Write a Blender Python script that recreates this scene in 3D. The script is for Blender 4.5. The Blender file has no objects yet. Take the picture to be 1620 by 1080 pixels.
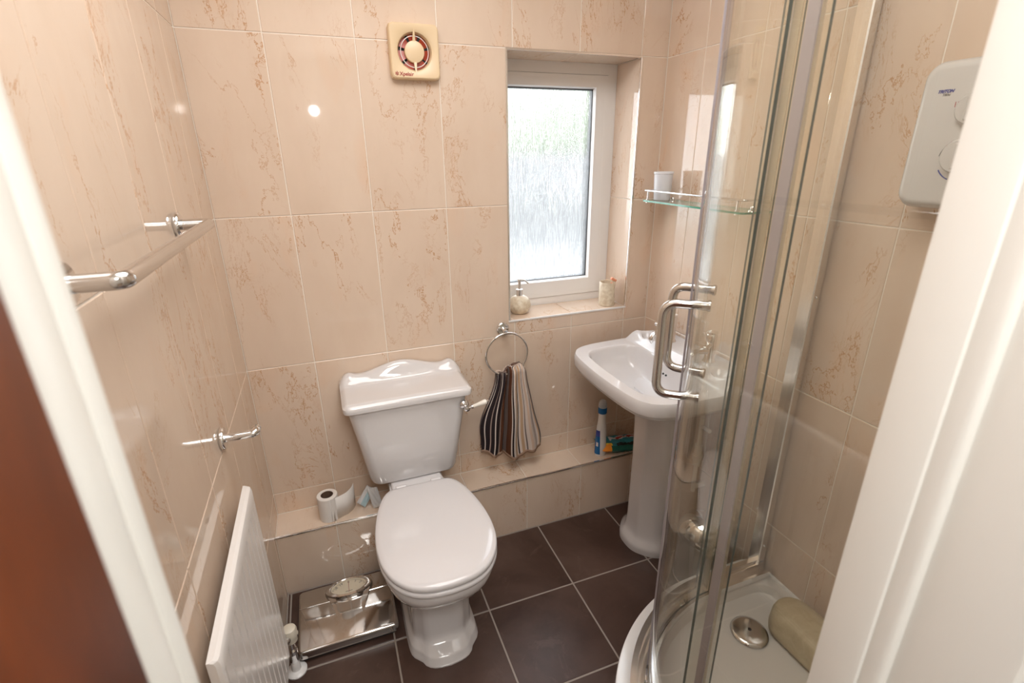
import bpy, bmesh, math, random
import numpy as np
from mathutils import Vector, Matrix
random.seed(7)
SC = bpy.context.scene
COL = SC.collection
PI = math.pi

# ------------------------------------------------------------------ camera
CAM = Vector((0.29854, -1.75653, 1.52630))
YAW, PIT, ROL = 0.356, -0.3585, -0.0112
fw = Vector((math.sin(YAW) * math.cos(PIT), math.cos(YAW) * math.cos(PIT), math.sin(PIT)))
rt = fw.cross(Vector((0, 0, 1))).normalized()
up = rt.cross(fw)
rt, up = rt * math.cos(ROL) + up * math.sin(ROL), up * math.cos(ROL) - rt * math.sin(ROL)
cd = bpy.data.cameras.new('camera')
cam = bpy.data.objects.new('camera', cd)
COL.objects.link(cam)
M = Matrix((rt, up, -fw)).transposed().to_4x4()
M.translation = CAM
cam.matrix_world = M
cd.sensor_fit = 'HORIZONTAL'
cd.sensor_width = 36.0
cd.lens = 791.41 * 36 / 1620
cd.clip_start = 0.02
cd.dof.use_dof = True
cd.dof.focus_distance = 1.9
cd.dof.aperture_fstop = 6.3
SC.camera = cam

# ------------------------------------------------------------------ colour management, light
SC.view_settings.view_transform = 'Standard'
SC.view_settings.look = 'None'
SC.view_settings.gamma = 1
SC.view_settings.use_curve_mapping = False
SC.view_settings.exposure = 0.58
cy = SC.cycles
cy.use_denoising = True
cy.max_bounces = 12
cy.diffuse_bounces = 5
cy.glossy_bounces = 6
cy.transmission_bounces = 8
cy.transparent_max_bounces = 32
cy.caustics_reflective = False
cy.caustics_refractive = True
cy.sample_clamp_indirect = 6.0

W_SKY, P_CEIL, P_FLASH, P_HALL = 7.0, 11.5, 2.6, 17.0
world = bpy.data.worlds.new('world')
SC.world = world
world.use_nodes = True
nt = world.node_tree
bg = nt.nodes['Background']
tc = nt.nodes.new('ShaderNodeTexCoord')
sep = nt.nodes.new('ShaderNodeSeparateXYZ')
nt.links.new(tc.outputs['Generated'], sep.inputs[0])
rmp = nt.nodes.new('ShaderNodeValToRGB')
rmp.color_ramp.elements[0].position = 0.45
rmp.color_ramp.elements[0].color = (0.90, 0.93, 0.97, 1)
rmp.color_ramp.elements[1].position = 1.0
rmp.color_ramp.elements[1].color = (0.80, 0.88, 1.0, 1)
nt.links.new(sep.outputs[2], rmp.inputs[0])
nt.links.new(rmp.outputs[0], bg.inputs[0])
bg.inputs[1].default_value = W_SKY


def area(name, loc, rot, sx, sy, power, col, shape='RECTANGLE'):
    l = bpy.data.lights.new(name, 'AREA')
    l.shape = shape
    l.size = sx
    l.size_y = sy
    l.energy = power
    l.color = col
    o = bpy.data.objects.new(name, l)
    COL.objects.link(o)
    o.location = loc
    o.rotation_euler = rot
    return o


area('bathroom_bounce_fill', (0.60, -0.92, 2.335), (0, 0, 0), 0.95, 0.95, P_CEIL, (1.0, 0.985, 0.97), 'DISK')  # added soft fill, no fixture: stands for flash bounced off the ceiling
area('hall_bounce_fill', (0.42, -2.35, 2.335), (0, 0, 0), 0.7, 0.7, P_HALL, (1.0, 0.98, 0.95), 'DISK')  # added fill behind the camera for flash bounced off the hall ceiling
fl = bpy.data.lights.new('camera_flash', 'POINT')
fl.energy = P_FLASH
fl.shadow_soft_size = 0.022
fl.color = (1, 0.97, 0.94)
flo = bpy.data.objects.new('camera_flash', fl)
COL.objects.link(flo)
flo.location = (0.351, -1.757, 1.782)

# ------------------------------------------------------------------ helpers
ORG = {}


def link(o):
    COL.objects.link(o)
    return o


def meta(o, label=None, cat=None, group=None, kind=None):
    if label: o['label'] = label
    if cat: o['category'] = cat
    if group: o['group'] = group
    if kind: o['kind'] = kind
    return o


def thing(name, label, cat, loc, group=None):
    o = bpy.data.objects.new(name, None)
    o.empty_display_size = 0.05
    link(o)
    o.location = loc
    ORG[o] = Vector(loc)
    return meta(o, label, cat, group)


def mobj(name, verts, faces, mat, parent=None, smooth=40, mats=None, fm=None, uv=None):
    """one mesh object from world coordinates; a child keeps its thing's origin"""
    org = ORG[parent] if parent is not None else Vector((0, 0, 0))
    me = bpy.data.meshes.new(name)
    me.from_pydata([tuple(Vector(v) - org) for v in verts], [], [tuple(f) for f in faces])
    bm = bmesh.new()
    bm.from_mesh(me)
    bmesh.ops.recalc_face_normals(bm, faces=bm.faces)
    bm.to_mesh(me)
    bm.free()
    for m in (mats or [mat]):
        me.materials.append(m)
    if fm:
        for p, i in zip(me.polygons, fm):
            p.material_index = i
    if smooth:
        for p in me.polygons:
            p.use_smooth = True
        me.set_sharp_from_angle(angle=math.radians(smooth))
    if uv:
        l = me.uv_layers.new(name='UVMap')
        for lp in me.loops:
            l.data[lp.index].uv = uv[lp.vertex_index]
    o = bpy.data.objects.new(name, me)
    link(o)
    if parent is not None:
        o.parent = parent
        ORG[o] = org
    else:
        ORG[o] = Vector((0, 0, 0))
    return o


class G:
    """collects shapes of one part"""

    def __init__(s):
        s.v, s.f, s.m = [], [], []

    def add(s, v, f, mi=0):
        n = len(s.v)
        s.v += [tuple(p) for p in v]
        s.f += [tuple(i + n for i in q) for q in f]
        s.m += [mi] * len(f)
        return s

    def obj(s, name, mat, parent=None, smooth=40, mats=None):
        return mobj(name, s.v, s.f, mat, parent, smooth, mats, s.m if mats else None)

    def box(s, x0, x1, y0, y1, z0, z1, bev=0.0, seg=2, mi=0):
        bm = bmesh.new()
        bmesh.ops.create_cube(bm, size=1)
        for v in bm.verts:
            v.co = Vector(((x0 + x1) / 2 + v.co.x * (x1 - x0), (y0 + y1) / 2 + v.co.y * (y1 - y0), (z0 + z1) / 2 + v.co.z * (z1 - z0)))
        if bev:
            bmesh.ops.bevel(bm, geom=bm.edges[:], offset=bev, segments=seg, affect='EDGES', profile=0.5)
        bm.verts.index_update()
        s.add([v.co for v in bm.verts], [[v.index for v in f.verts] for f in bm.faces], mi)
        bm.free()
        return s

    def loft(s, rings, cap0=True, cap1=True, mi=0):
        n = len(rings[0])
        v = [p for r in rings for p in r]
        f = []
        for k in range(len(rings) - 1):
            for i in range(n):
                j = (i + 1) % n
                f.append((k * n + i, k * n + j, (k + 1) * n + j, (k + 1) * n + i))
        if cap0: f.append(tuple(range(n))[::-1])
        if cap1: f.append(tuple((len(rings) - 1) * n + i for i in range(n)))
        return s.add(v, f, mi)

    def tube(s, pts, r, n=16, cap=True, mi=0, closed=False):
        pts = [Vector(p) for p in pts]
        rs = r if isinstance(r, (list, tuple)) else [r] * len(pts)
        rings = []
        u = None
        L = len(pts)
        for i, p in enumerate(pts):
            if closed:
                t = (pts[(i + 1) % L] - pts[i - 1]).normalized()
            elif i == 0:
                t = (pts[1] - p).normalized()
            elif i == L - 1:
                t = (p - pts[-2]).normalized()
            else:
                t = ((pts[i + 1] - p).normalized() + (p - pts[i - 1]).normalized()).normalized()
            if u is None:
                a = Vector((0, 0, 1)) if abs(t.z) < 0.9 else Vector((1, 0, 0))
                u = a.cross(t).normalized()
            u = (u - t * u.dot(t)).normalized()
            w = t.cross(u)
            rings.append([p + (u * math.cos(2 * PI * k / n) + w * math.sin(2 * PI * k / n)) * rs[i] for k in range(n)])
        if closed:
            rings.append(rings[0])
            return s.loft(rings, False, False, mi)
        return s.loft(rings, cap, cap, mi)

    def lathe(s, prof, c, axis='z', n=32, mi=0, cap0=True, cap1=True):
        c = Vector(c)
        rings = []
        for r, h in prof:
            ring = []
            for k in range(n):
                a = 2 * PI * k / n
                p, q = r * math.cos(a), r * math.sin(a)
                d = {'z': (p, q, h), 'y': (p, h, q), 'x': (h, p, q)}[axis]
                ring.append(c + Vector(d))
            rings.append(ring)
        return s.loft(rings, cap0, cap1, mi)


def rrect(hw, hd, r, n=8):
    """rounded rectangle outline (x, y) centred at 0"""
    out = []
    for cx, cy_, a0 in ((hw - r, hd - r, 0), (-hw + r, hd - r, PI / 2), (-hw + r, -hd + r, PI), (hw - r, -hd + r, 1.5 * PI)):
        for k in range(n + 1):
            a = a0 + PI / 2 * k / n
            out.append((cx + r * math.cos(a), cy_ + r * math.sin(a)))
    return out


def resample(poly, n):
    p = np.array(poly, float)
    d = np.r_[0, np.cumsum(np.hypot(*np.diff(p, axis=0).T))]
    t = np.linspace(0, d[-1], n)
    return np.c_[np.interp(t, d, p[:, 0]), np.interp(t, d, p[:, 1])]


def catmull(pts, n):
    """smooth open curve through pts"""
    p = [np.array(q, float) for q in pts]
    p = [2 * p[0] - p[1]] + p + [2 * p[-1] - p[-2]]
    out = []
    for i in range(1, len(p) - 2):
        for k in range(n):
            t = k / n
            out.append(0.5 * (2 * p[i] + (p[i + 1] - p[i - 1]) * t + (2 * p[i - 1] - 5 * p[i] + 4 * p[i + 1] - p[i + 2]) * t * t
                              + (3 * p[i] - p[i - 1] - 3 * p[i + 1] + p[i + 2]) * t ** 3))
    out.append(p[-2])
    return out


def bend(pts, r, n=8):
    """polyline with filleted corners"""
    pts = [Vector(p) for p in pts]
    out = [pts[0]]
    for i in range(1, len(pts) - 1):
        a, b, c = pts[i - 1], pts[i], pts[i + 1]
        d1, d2 = (a - b).normalized(), (c - b).normalized()
        p0, p1 = b + d1 * r, b + d2 * r
        for k in range(n + 1):
            t = k / n
            out.append(p0 * (1 - t) ** 2 + b * 2 * t * (1 - t) + p1 * t * t)
    out.append(pts[-1])
    return out


def sstep(a, b, x):
    t = min(1, max(0, (x - a) / (b - a)))
    return t * t * (3 - 2 * t)


# ------------------------------------------------------------------ materials
def mat(name, col, rough=0.4, metal=0.0, spec=0.5, coat=0.0, **kw):
    m = bpy.data.materials.new(name)
    m.use_nodes = True
    b = m.node_tree.nodes['Principled BSDF']
    b.inputs['Base Color'].default_value = (*col, 1)
    b.inputs['Roughness'].default_value = rough
    b.inputs['Metallic'].default_value = metal
    b.inputs['Specular IOR Level'].default_value = spec
    b.inputs['Coat Weight'].default_value = coat
    b.inputs['Coat Roughness'].default_value = 0.03
    for k, v in kw.items():
        b.inputs[k.replace('_', ' ')].default_value = v
    return m


def N(m, t, **kw):
    n = m.node_tree.nodes.new(t)
    for k, v in kw.items():
        setattr(n, k, v)
    return n


def L(m, a, b):
    m.node_tree.links.new(a, b)


def math_node(m, op, a, b=None, c=None, clamp=False):
    n = N(m, 'ShaderNodeMath', operation=op)
    n.use_clamp = clamp
    for i, v in enumerate((a, b, c)):
        if v is None: continue
        if isinstance(v, (int, float)): n.inputs[i].default_value = v
        else: L(m, v, n.inputs[i])
    return n.outputs[0]


def mixc(m, fac, a, b, blend='MIX'):
    n = N(m, 'ShaderNodeMix', data_type='RGBA', blend_type=blend)
    if isinstance(fac, (int, float)): n.inputs[0].default_value = fac
    else: L(m, fac, n.inputs[0])
    for i, v in ((6, a), (7, b)):
        if isinstance(v, tuple): n.inputs[i].default_value = (*v, 1)
        else: L(m, v, n.inputs[i])
    return n.outputs[2]


def noise(m, vec, scale, detail=4, rough=0.55, dist=0.0):
    n = N(m, 'ShaderNodeTexNoise')
    n.inputs['Scale'].default_value = scale
    n.inputs['Detail'].default_value = detail
    n.inputs['Roughness'].default_value = rough
    n.inputs['Distortion'].default_value = dist
    L(m, vec, n.inputs['Vector'])
    return n.outputs['Fac']


def obj_coords(m, sx=1, sy=1, sz=1, rnd=True):
    t = N(m, 'ShaderNodeTexCoord')
    mp = N(m, 'ShaderNodeMapping')
    mp.inputs['Scale'].default_value = (sx, sy, sz)
    L(m, t.outputs['Object'], mp.inputs['Vector'])
    if not rnd: return mp.outputs[0]
    oi = N(m, 'ShaderNodeObjectInfo')
    cmb = N(m, 'ShaderNodeCombineXYZ')
    L(m, math_node(m, 'MULTIPLY', oi.outputs['Random'], 37.0), cmb.inputs[0])
    L(m, math_node(m, 'MULTIPLY', oi.outputs['Random'], 91.0), cmb.inputs[1])
    L(m, math_node(m, 'MULTIPLY', oi.outputs['Random'], 53.0), cmb.inputs[2])
    a = N(m, 'ShaderNodeVectorMath', operation='ADD')
    L(m, mp.outputs[0], a.inputs[0])
    L(m, cmb.outputs[0], a.inputs[1])
    return a.outputs[0]


# marble-look wall tile: rust coloured crackle veins that run mostly up the tile
TILE = mat('marble_tile', (0.62, 0.46, 0.36), 0.04, spec=0.5)
m = TILE
pb = m.node_tree.nodes['Principled BSDF']
vec = obj_coords(m, 1, 1, 0.42)
cl = noise(m, vec, 5.0, 5, 0.6)
base = mixc(m, math_node(m, 'MULTIPLY_ADD', cl, 2.2, -0.6, clamp=True), (0.720, 0.590, 0.480), (0.650, 0.510, 0.400))
blush = noise(m, vec, 9.0, 3, 0.5, 0.6)
base = mixc(m, math_node(m, 'MULTIPLY_ADD', blush, 3.0, -1.75, clamp=True), base, (0.71, 0.50, 0.355))


def vein(scale, dist, width, mscale, mcut, strength, col, base, det=8, rgh=0.68):
    v = noise(m, vec, scale, det, rgh, dist)
    d = math_node(m, 'ABSOLUTE', math_node(m, 'SUBTRACT', v, 0.5))
    line = math_node(m, 'SUBTRACT', 1.0, math_node(m, 'DIVIDE', d, width), clamp=True)
    mk = noise(m, vec, mscale, 2, 0.5)
    mk = math_node(m, 'MULTIPLY_ADD', mk, 7.0, -7.0 * mcut, clamp=True)
    f = math_node(m, 'MULTIPLY', math_node(m, 'MULTIPLY', line, mk), strength)
    return mixc(m, f, base, col)


base = vein(2.6, 0.35, 0.0048, 4.5, 0.42, 0.9, (0.46, 0.225, 0.085), base)
base = vein(4.6, 0.8, 0.0060, 7.0, 0.52, 0.8, (0.48, 0.24, 0.095), base)
base = vein(10.0, 1.0, 0.013, 9.0, 0.58, 0.50, (0.52, 0.29, 0.14), base)
L(m, base, pb.inputs['Base Color'])
GROUT = mat('wall_grout', (0.80, 0.74, 0.66), 0.7)

# dark brown stone floor tile
FTILE = mat('floor_tile', (0.03, 0.018, 0.014), 0.32, spec=0.45)
m = FTILE
vec = obj_coords(m)
a_ = noise(m, vec, 3.2, 6, 0.62, 0.5)
b_ = mixc(m, math_node(m, 'MULTIPLY_ADD', a_, 3.0, -1.0, clamp=True), (0.044, 0.022, 0.016), (0.095, 0.056, 0.044))
st = noise(m, obj_coords(m, 1.0, 3.0, 1.0), 7.0, 5, 0.7, 1.0)
b_ = mixc(m, math_node(m, 'MULTIPLY_ADD', st, 4.0, -2.4, clamp=True), b_, (0.135, 0.088, 0.07))
L(m, b_, m.node_tree.nodes['Principled BSDF'].inputs['Base Color'])
L(m, math_node(m, 'MULTIPLY_ADD', a_, 0.25, 0.22), m.node_tree.nodes['Principled BSDF'].inputs['Roughness'])
FGROUT = mat('floor_grout', (0.33, 0.285, 0.25), 0.8)

CERAMIC = mat('white_ceramic', (0.66, 0.645, 0.648), 0.06, spec=0.5, coat=0.3)
SEATP = mat('white_seat_plastic', (0.66, 0.645, 0.655), 0.10, spec=0.5)
CHROME = mat('chrome', (0.80, 0.80, 0.80), 0.06, 1.0)
STEEL = mat('satin_steel', (0.67, 0.66, 0.65), 0.15, 1.0)
ALU = mat('polished_aluminium', (0.90, 0.89, 0.88), 0.20, 1.0)
WPAINT = mat('white_gloss_paint', (0.74, 0.74, 0.70), 0.28)
m = WPAINT
bp = N(m, 'ShaderNodeBump')
bp.inputs['Strength'].default_value = 0.15
bp.inputs['Distance'].default_value = 0.004
L(m, noise(m, obj_coords(m, 6, 6, 1, False), 9.0, 3, 0.5), bp.inputs['Height'])
L(m, bp.outputs[0], m.node_tree.nodes['Principled BSDF'].inputs['Normal'])
PVC = mat('white_pvc', (0.78, 0.77, 0.76), 0.22)
RADW = mat('radiator_enamel', (0.80, 0.775, 0.755), 0.22)
CEILW = mat('ceiling_paint', (0.80, 0.77, 0.72), 0.9)
HALLW = mat('hall_paint', (0.74, 0.70, 0.64), 0.9)
CARPET = mat('hall_carpet', (0.30, 0.22, 0.16), 1.0)
RUBBER = mat('dark_rubber', (0.015, 0.014, 0.014), 0.5)
BLACK = mat('black_gap', (0.006, 0.006, 0.006), 0.6)
CREAM = mat('cream_plastic', (0.72, 0.56, 0.36), 0.3)
REDF = mat('fan_blade_red', (0.38, 0.052, 0.022), 0.3)
PAPER = mat('tissue_paper', (0.80, 0.76, 0.72), 0.9)
CARD = mat('brown_card_core', (0.13, 0.075, 0.05), 0.9)
EDGEG = mat('glass_edge', (0.085, 0.115, 0.11), 0.15, spec=0.6)
SHELFEDGE = mat('green_glass_edge', (0.06, 0.30, 0.20), 0.1, spec=0.6)
SEAL = mat('lilac_grey_seal', (0.50, 0.46, 0.50), 0.25, spec=0.5, Alpha=0.82)
SEALB = mat('beige_seal', (0.58, 0.50, 0.40), 0.3, spec=0.4, Alpha=0.45)
BLUEP = mat('blue_plastic', (0.01, 0.13, 0.36), 0.25)
CLEARP = mat('frosted_cap', (0.55, 0.58, 0.62), 0.3, Alpha=0.75)
UNITW = mat('shower_unit_plastic', (0.60, 0.585, 0.57), 0.25)
INKBLUE = mat('ink_blue', (0.03, 0.05, 0.28), 0.5)
INKGREY = mat('ink_grey', (0.10, 0.10, 0.10), 0.5)
INKRED = mat('ink_red', (0.32, 0.02, 0.025), 0.5)
STONE = mat('cream_stone', (0.66, 0.57, 0.44), 0.35)
m = STONE
s_ = noise(m, obj_coords(m, 1, 1, 1, False), 60, 4, 0.6)
L(m, mixc(m, math_node(m, 'MULTIPLY_ADD', s_, 3.0, -1.0, clamp=True), (0.74, 0.67, 0.54), (0.56, 0.46, 0.33)), m.node_tree.nodes['Principled BSDF'].inputs['Base Color'])
PINK = mat('peach_plastic', (0.85, 0.36, 0.22), 0.35)
BEAKER = mat('clear_white_beaker', (0.82, 0.84, 0.88), 0.2, Alpha=0.72)
DIALF = mat('dial_face', (0.70, 0.62, 0.50), 0.5)
PAD = mat('tan_bath_pad', (0.42, 0.35, 0.24), 0.45)
m = PAD
s_ = noise(m, obj_coords(m, 1, 1, 1, False), 22, 5, 0.65, 0.8)
L(m, mixc(m, math_node(m, 'MULTIPLY_ADD', s_, 3.0, -1.1, clamp=True), (0.62, 0.55, 0.40), (0.50, 0.42, 0.29)), m.node_tree.nodes['Principled BSDF'].inputs['Base Color'])
PALEBLUE = mat('pale_blue_film', (0.42, 0.58, 0.64), 0.35)
WHITEFILM = mat('white_film', (0.66, 0.68, 0.70), 0.35)
TEAL = mat('teal_film', (0.02, 0.22, 0.28), 0.28)
ORANGE = mat('orange_print', (0.85, 0.30, 0.03), 0.3)
YELLOW = mat('yellow_print', (0.85, 0.60, 0.05), 0.3)
GREENP = mat('green_print', (0.015, 0.13, 0.10), 0.3)
CREAMPL = mat('valve_plastic', (0.74, 0.69, 0.58), 0.3)
TRAYW = mat('shower_tray_white', (0.76, 0.745, 0.73), 0.14)
PINT = mat('porcelain_handle', (0.84, 0.80, 0.73), 0.1)

# mahogany door
WOOD = mat('mahogany', (0.16, 0.04, 0.012), 0.32)
m = WOOD
w1 = noise(m, obj_coords(m, 12, 3.0, 0.8, False), 3.0, 6, 0.6, 0.6)
w2 = noise(m, obj_coords(m, 60, 60, 2.5, False), 4.0, 4, 0.6)
c_ = mixc(m, math_node(m, 'MULTIPLY_ADD', w1, 2.6, -0.8, clamp=True), (0.034, 0.0070, 0.0027), (0.200, 0.048, 0.012))
c_ = mixc(m, math_node(m, 'MULTIPLY', w2, 0.35), c_, (0.05, 0.011, 0.004))
L(m, c_, m.node_tree.nodes['Principled BSDF'].inputs['Base Color'])


def thin_glass(name, tint, rough=0.0):
    """clear pane: each face passes tinted light straight through and mirrors by Fresnel"""
    m = bpy.data.materials.new(name)
    m.use_nodes = True
    t = m.node_tree
    t.nodes.remove(t.nodes['Principled BSDF'])
    out = t.nodes['Material Output']
    tr = N(m, 'ShaderNodeBsdfTransparent')
    tr.inputs[0].default_value = (*tint, 1)
    gl = N(m, 'ShaderNodeBsdfGlossy')
    gl.inputs['Roughness'].default_value = rough
    gl.inputs['Color'].default_value = (1, 1, 1, 1)
    ge = N(m, 'ShaderNodeNewGeometry')
    ior = math_node(m, 'MULTIPLY_ADD', ge.outputs['Backfacing'], 1 / 1.5 - 1.5, 1.5)
    fr = N(m, 'ShaderNodeFresnel')
    L(m, ior, fr.inputs['IOR'])
    mx = N(m, 'ShaderNodeMixShader')
    L(m, fr.outputs[0], mx.inputs[0])
    L(m, tr.outputs[0], mx.inputs[1])
    L(m, gl.outputs[0], mx.inputs[2])
    L(m, mx.outputs[0], out.inputs[0])
    return m


GLASS = thin_glass('shower_glass', (0.972, 0.975, 0.950))
SHELFG = thin_glass('shelf_glass', (0.93, 0.97, 0.95))
LENS = thin_glass('dial_lens', (0.95, 0.95, 0.93))

# obscure window glass with fine vertical streaks
OBS = bpy.data.materials.new('obscure_glass')
m = OBS
m.use_nodes = True
t = m.node_tree
t.nodes.remove(t.nodes['Principled BSDF'])
out = t.nodes['Material Output']
tr = N(m, 'ShaderNodeBsdfTransparent')
tr.inputs[0].default_value = (0.95, 0.96, 0.96, 1)
rf = N(m, 'ShaderNodeBsdfRefraction')
rf.inputs['Roughness'].default_value = 0.07
rf.inputs['IOR'].default_value = 1.3
stk = noise(m, obj_coords(m, 1, 1, 0.06, False), 330, 3, 0.6, 0.2)
bp = N(m, 'ShaderNodeBump')
bp.inputs['Strength'].default_value = 0.75
bp.inputs['Distance'].default_value = 0.004
L(m, stk, bp.inputs['Height'])
L(m, bp.outputs[0], rf.inputs['Normal'])
stc = mixc(m, math_node(m, 'MULTIPLY_ADD', stk, 4.5, -1.75, clamp=True), (0.74, 0.76, 0.76), (0.99, 0.99, 0.99))
L(m, stc, rf.inputs[0])
L(m, stc, tr.inputs[0])
gl = N(m, 'ShaderNodeBsdfGlossy')
gl.inputs['Roughness'].default_value = 0.12
L(m, bp.outputs[0], gl.inputs['Normal'])
tl = N(m, 'ShaderNodeBsdfTranslucent')
m1 = N(m, 'ShaderNodeMixShader')
m1.inputs[0].default_value = 0.72
L(m, tr.outputs[0], m1.inputs[1])
L(m, rf.outputs[0], m1.inputs[2])
m3 = N(m, 'ShaderNodeMixShader')
m3.inputs[0].default_value = 0.06
L(m, m1.outputs[0], m3.inputs[1])
L(m, tl.outputs[0], m3.inputs[2])
m2 = N(m, 'ShaderNodeMixShader')
m2.inputs[0].default_value = 0.06
L(m, m3.outputs[0], m2.inputs[1])
L(m, gl.outputs[0], m2.inputs[2])
L(m, m2.outputs[0], out.inputs[0])

# striped towel: bands across the cloth by its own UV
TOWEL = mat('striped_towel', (0.5, 0.4, 0.3), 0.95, spec=0.1)
m = TOWEL
uvn = N(m, 'ShaderNodeTexCoord')
sp = N(m, 'ShaderNodeSeparateXYZ')
L(m, uvn.outputs['UV'], sp.inputs[0])
cr = N(m, 'ShaderNodeValToRGB')
cr.color_ramp.interpolation = 'CONSTANT'
DK, GY, WT, TN, BR, MV = (0.030, 0.022, 0.024), (0.16, 0.125, 0.115), (0.62, 0.54, 0.49), (0.50, 0.34, 0.22), (0.10, 0.040, 0.022), (0.36, 0.27, 0.235)
stripes = [(0, DK), (.05, WT), (.065, DK), (.13, MV), (.15, DK), (.20, WT), (.215, DK), (.27, GY), (.31, MV), (.33, BR), (.38, GY), (.44, BR), (.49, WT), (.505, DK),
           (.53, WT), (.56, TN), (.60, WT), (.625, DK), (.645, WT), (.68, TN), (.73, WT), (.755, GY), (.775, WT), (.82, (0.56, 0.42, 0.33)), (.85, WT), (.89, (0.46, 0.40, 0.37)), (.92, WT), (.955, TN), (.975, GY)]
el = cr.color_ramp.elements
el[0].position, el[0].color = 0, (*stripes[0][1], 1)
el[1].position, el[1].color = stripes[1][0], (*stripes[1][1], 1)
for p_, c_ in stripes[2:]:
    e = el.new(p_)
    e.color = (*c_, 1)
L(m, sp.outputs[0], cr.inputs[0])
hem = math_node(m, 'GREATER_THAN', sp.outputs[1], 0.965)
L(m, mixc(m, hem, cr.outputs[0], (0.40, 0.27, 0.20)), m.node_tree.nodes['Principled BSDF'].inputs['Base Color'])
bp = N(m, 'ShaderNodeBump')
bp.inputs['Strength'].default_value = 0.5
bp.inputs['Distance'].default_value = 0.002
L(m, noise(m, obj_coords(m, 1, 1, 1, False), 500, 2, 0.5), bp.inputs['Height'])
L(m, bp.outputs[0], m.node_tree.nodes['Principled BSDF'].inputs['Normal'])

# ------------------------------------------------------------------ structure
W = 1.5772          # right wall
D = -1.535          # inner face of the doorway wall
CZ = 2.36           # ceiling
LY, LZ = -0.1348, 0.262   # pipe-boxing ledge
X0, ZH, TW, TH = 0.2144, 0.8521, 0.25, 0.5
GT = 0.0030         # tile gap
WX0, WX1, WZ0, WZ1 = 0.945, 1.465, 0.912, 1.848   # window opening
WD = 0.165


def wall(name, g, label, mt=None):
    o = g.obj(name, mt or GROUT, None, smooth=0)
    return meta(o, label, 'wall', kind='structure')


E_ = 0.0016
g = G()
for a in ((-0.1, WX0 - .003, E_, WD, 0, CZ), (WX1 + .003, W + .1, E_, WD, 0, CZ), (WX0 - .003, WX1 + .003, E_, WD, 0, WZ0 - .003), (WX0 - .003, WX1 + .003, E_, WD, WZ1 + .003, CZ)):
    g.box(*a)
wall_back = wall('wall_back', g, 'beige marble tiled wall behind the toilet with the window opening')
wall_left = wall('wall_left', G().box(-0.1, -E_, D - .11, E_, 0, CZ), 'beige marble tiled wall carrying the towel rail and radiator')
wall_right = wall('wall_right', G().box(W + E_, W + .1, D - .11, E_, 0, CZ), 'beige marble tiled wall behind the basin and shower unit')
wall_ledge = wall('wall_ledge', G().box(0, W, LY + E_, E_, 0, LZ - E_), 'low tiled pipe boxing running below the window wall')
DX0, DX1 = 0.185, 0.715
g = G()
g.box(-0.1, DX0, D - .11, D, 0, CZ)
g.box(DX1, W + .1, D - .11, D, 0, CZ)
g.box(DX0, DX1, D - .11, D, 2.05, CZ)
wall('wall_front', g, 'plain painted wall with the doorway the picture is taken through', CEILW)
meta(G().box(-0.1, W + .1, D - .11, .2, CZ, CZ + .1).obj('ceiling', CEILW, None, 0), 'plain white ceiling', 'ceiling', kind='structure')
floor = meta(G().box(-0.1, W + .1, D - .11, E_, -0.1, -0.0012).obj('floor', FGROUT, None, 0), 'dark brown stone tiled floor with pale grout', 'floor', kind='structure')
# hallway outside the door, around the camera
meta(G().box(-0.9, 1.9, -3.3, D - .11, -0.1, -0.002).obj('floor_hall', CARPET, None, 0), 'hall floor beyond the doorway', 'floor', kind='structure')
meta(G().box(-0.9, 1.9, -3.3, D - .11, CZ, CZ + .1).obj('ceiling_hall', CEILW, None, 0), 'hall ceiling beyond the doorway', 'ceiling', kind='structure')
g = G()
g.box(-1.0, -0.9, -3.3, D - .11, 0, CZ)
g.box(1.9, 2.0, -3.3, D - .11, 0, CZ)
g.box(-1.0, 2.0, -3.4, -3.3, 0, CZ)
g.box(-1.0, -0.1, D - .11, D, 0, CZ)
g.box(W + .1, 2.0, D - .11, D, 0, CZ)
wall('wall_hall', g, 'cream painted hall walls around the viewpoint', HALLW)

# ---- tiles
TCACHE = {}


def tile_mesh(poly, mt, name='tile'):
    """slab with chamfered edges; poly in local (x, z), front faces -y"""
    key = (tuple((round(a, 4), round(b, 4)) for a, b in poly), mt.name)
    if key in TCACHE: return TCACHE[key]
    n = len(poly)
    P = [Vector((a, b)) for a, b in poly]
    ins = []
    for i in range(n):
        e1 = (P[i] - P[i - 1]).normalized()
        e2 = (P[(i + 1) % n] - P[i]).normalized()
        n1, n2 = Vector((-e1.y, e1.x)), Vector((-e2.y, e2.x))
        ins.append(P[i] + (n1 + n2) * 0.0012)
    v = [(p.x, 0, p.y) for p in ins] + [(p.x, 0.0010, p.y) for p in P] + [(p.x, 0.004, p.y) for p in P]
    f = [tuple(range(n))]
    for k in (0, 1):
        for i in range(n):
            j = (i + 1) % n
            f.append((k * n + i, (k + 1) * n + i, (k + 1) * n + j, k * n + j))
    me = bpy.data.meshes.new(name)
    me.from_pydata(v, [], f)
    me.materials.append(mt)
    TCACHE[key] = me
    return me


def put_tile(parent, poly, M4, mt=TILE):
    """poly in plane coordinates; re-centred so that equal tiles share their mesh"""
    xs, zs = [p[0] for p in poly], [p[1] for p in poly]
    cx, cz = (min(xs) + max(xs)) / 2, (min(zs) + max(zs)) / 2
    me = tile_mesh([(a - cx, b - cz) for a, b in poly], mt)
    o = bpy.data.objects.new('tile', me)
    link(o)
    o.parent = parent
    o.matrix_local = M4 @ Matrix.Translation((cx, 0, cz))
    return o


def rect(a0, a1, b0, b1):
    h = GT / 2
    return [(a0 + h, b0 + h), (a1 - h, b0 + h), (a1 - h, b1 - h), (a0 + h, b1 - h)]


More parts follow.
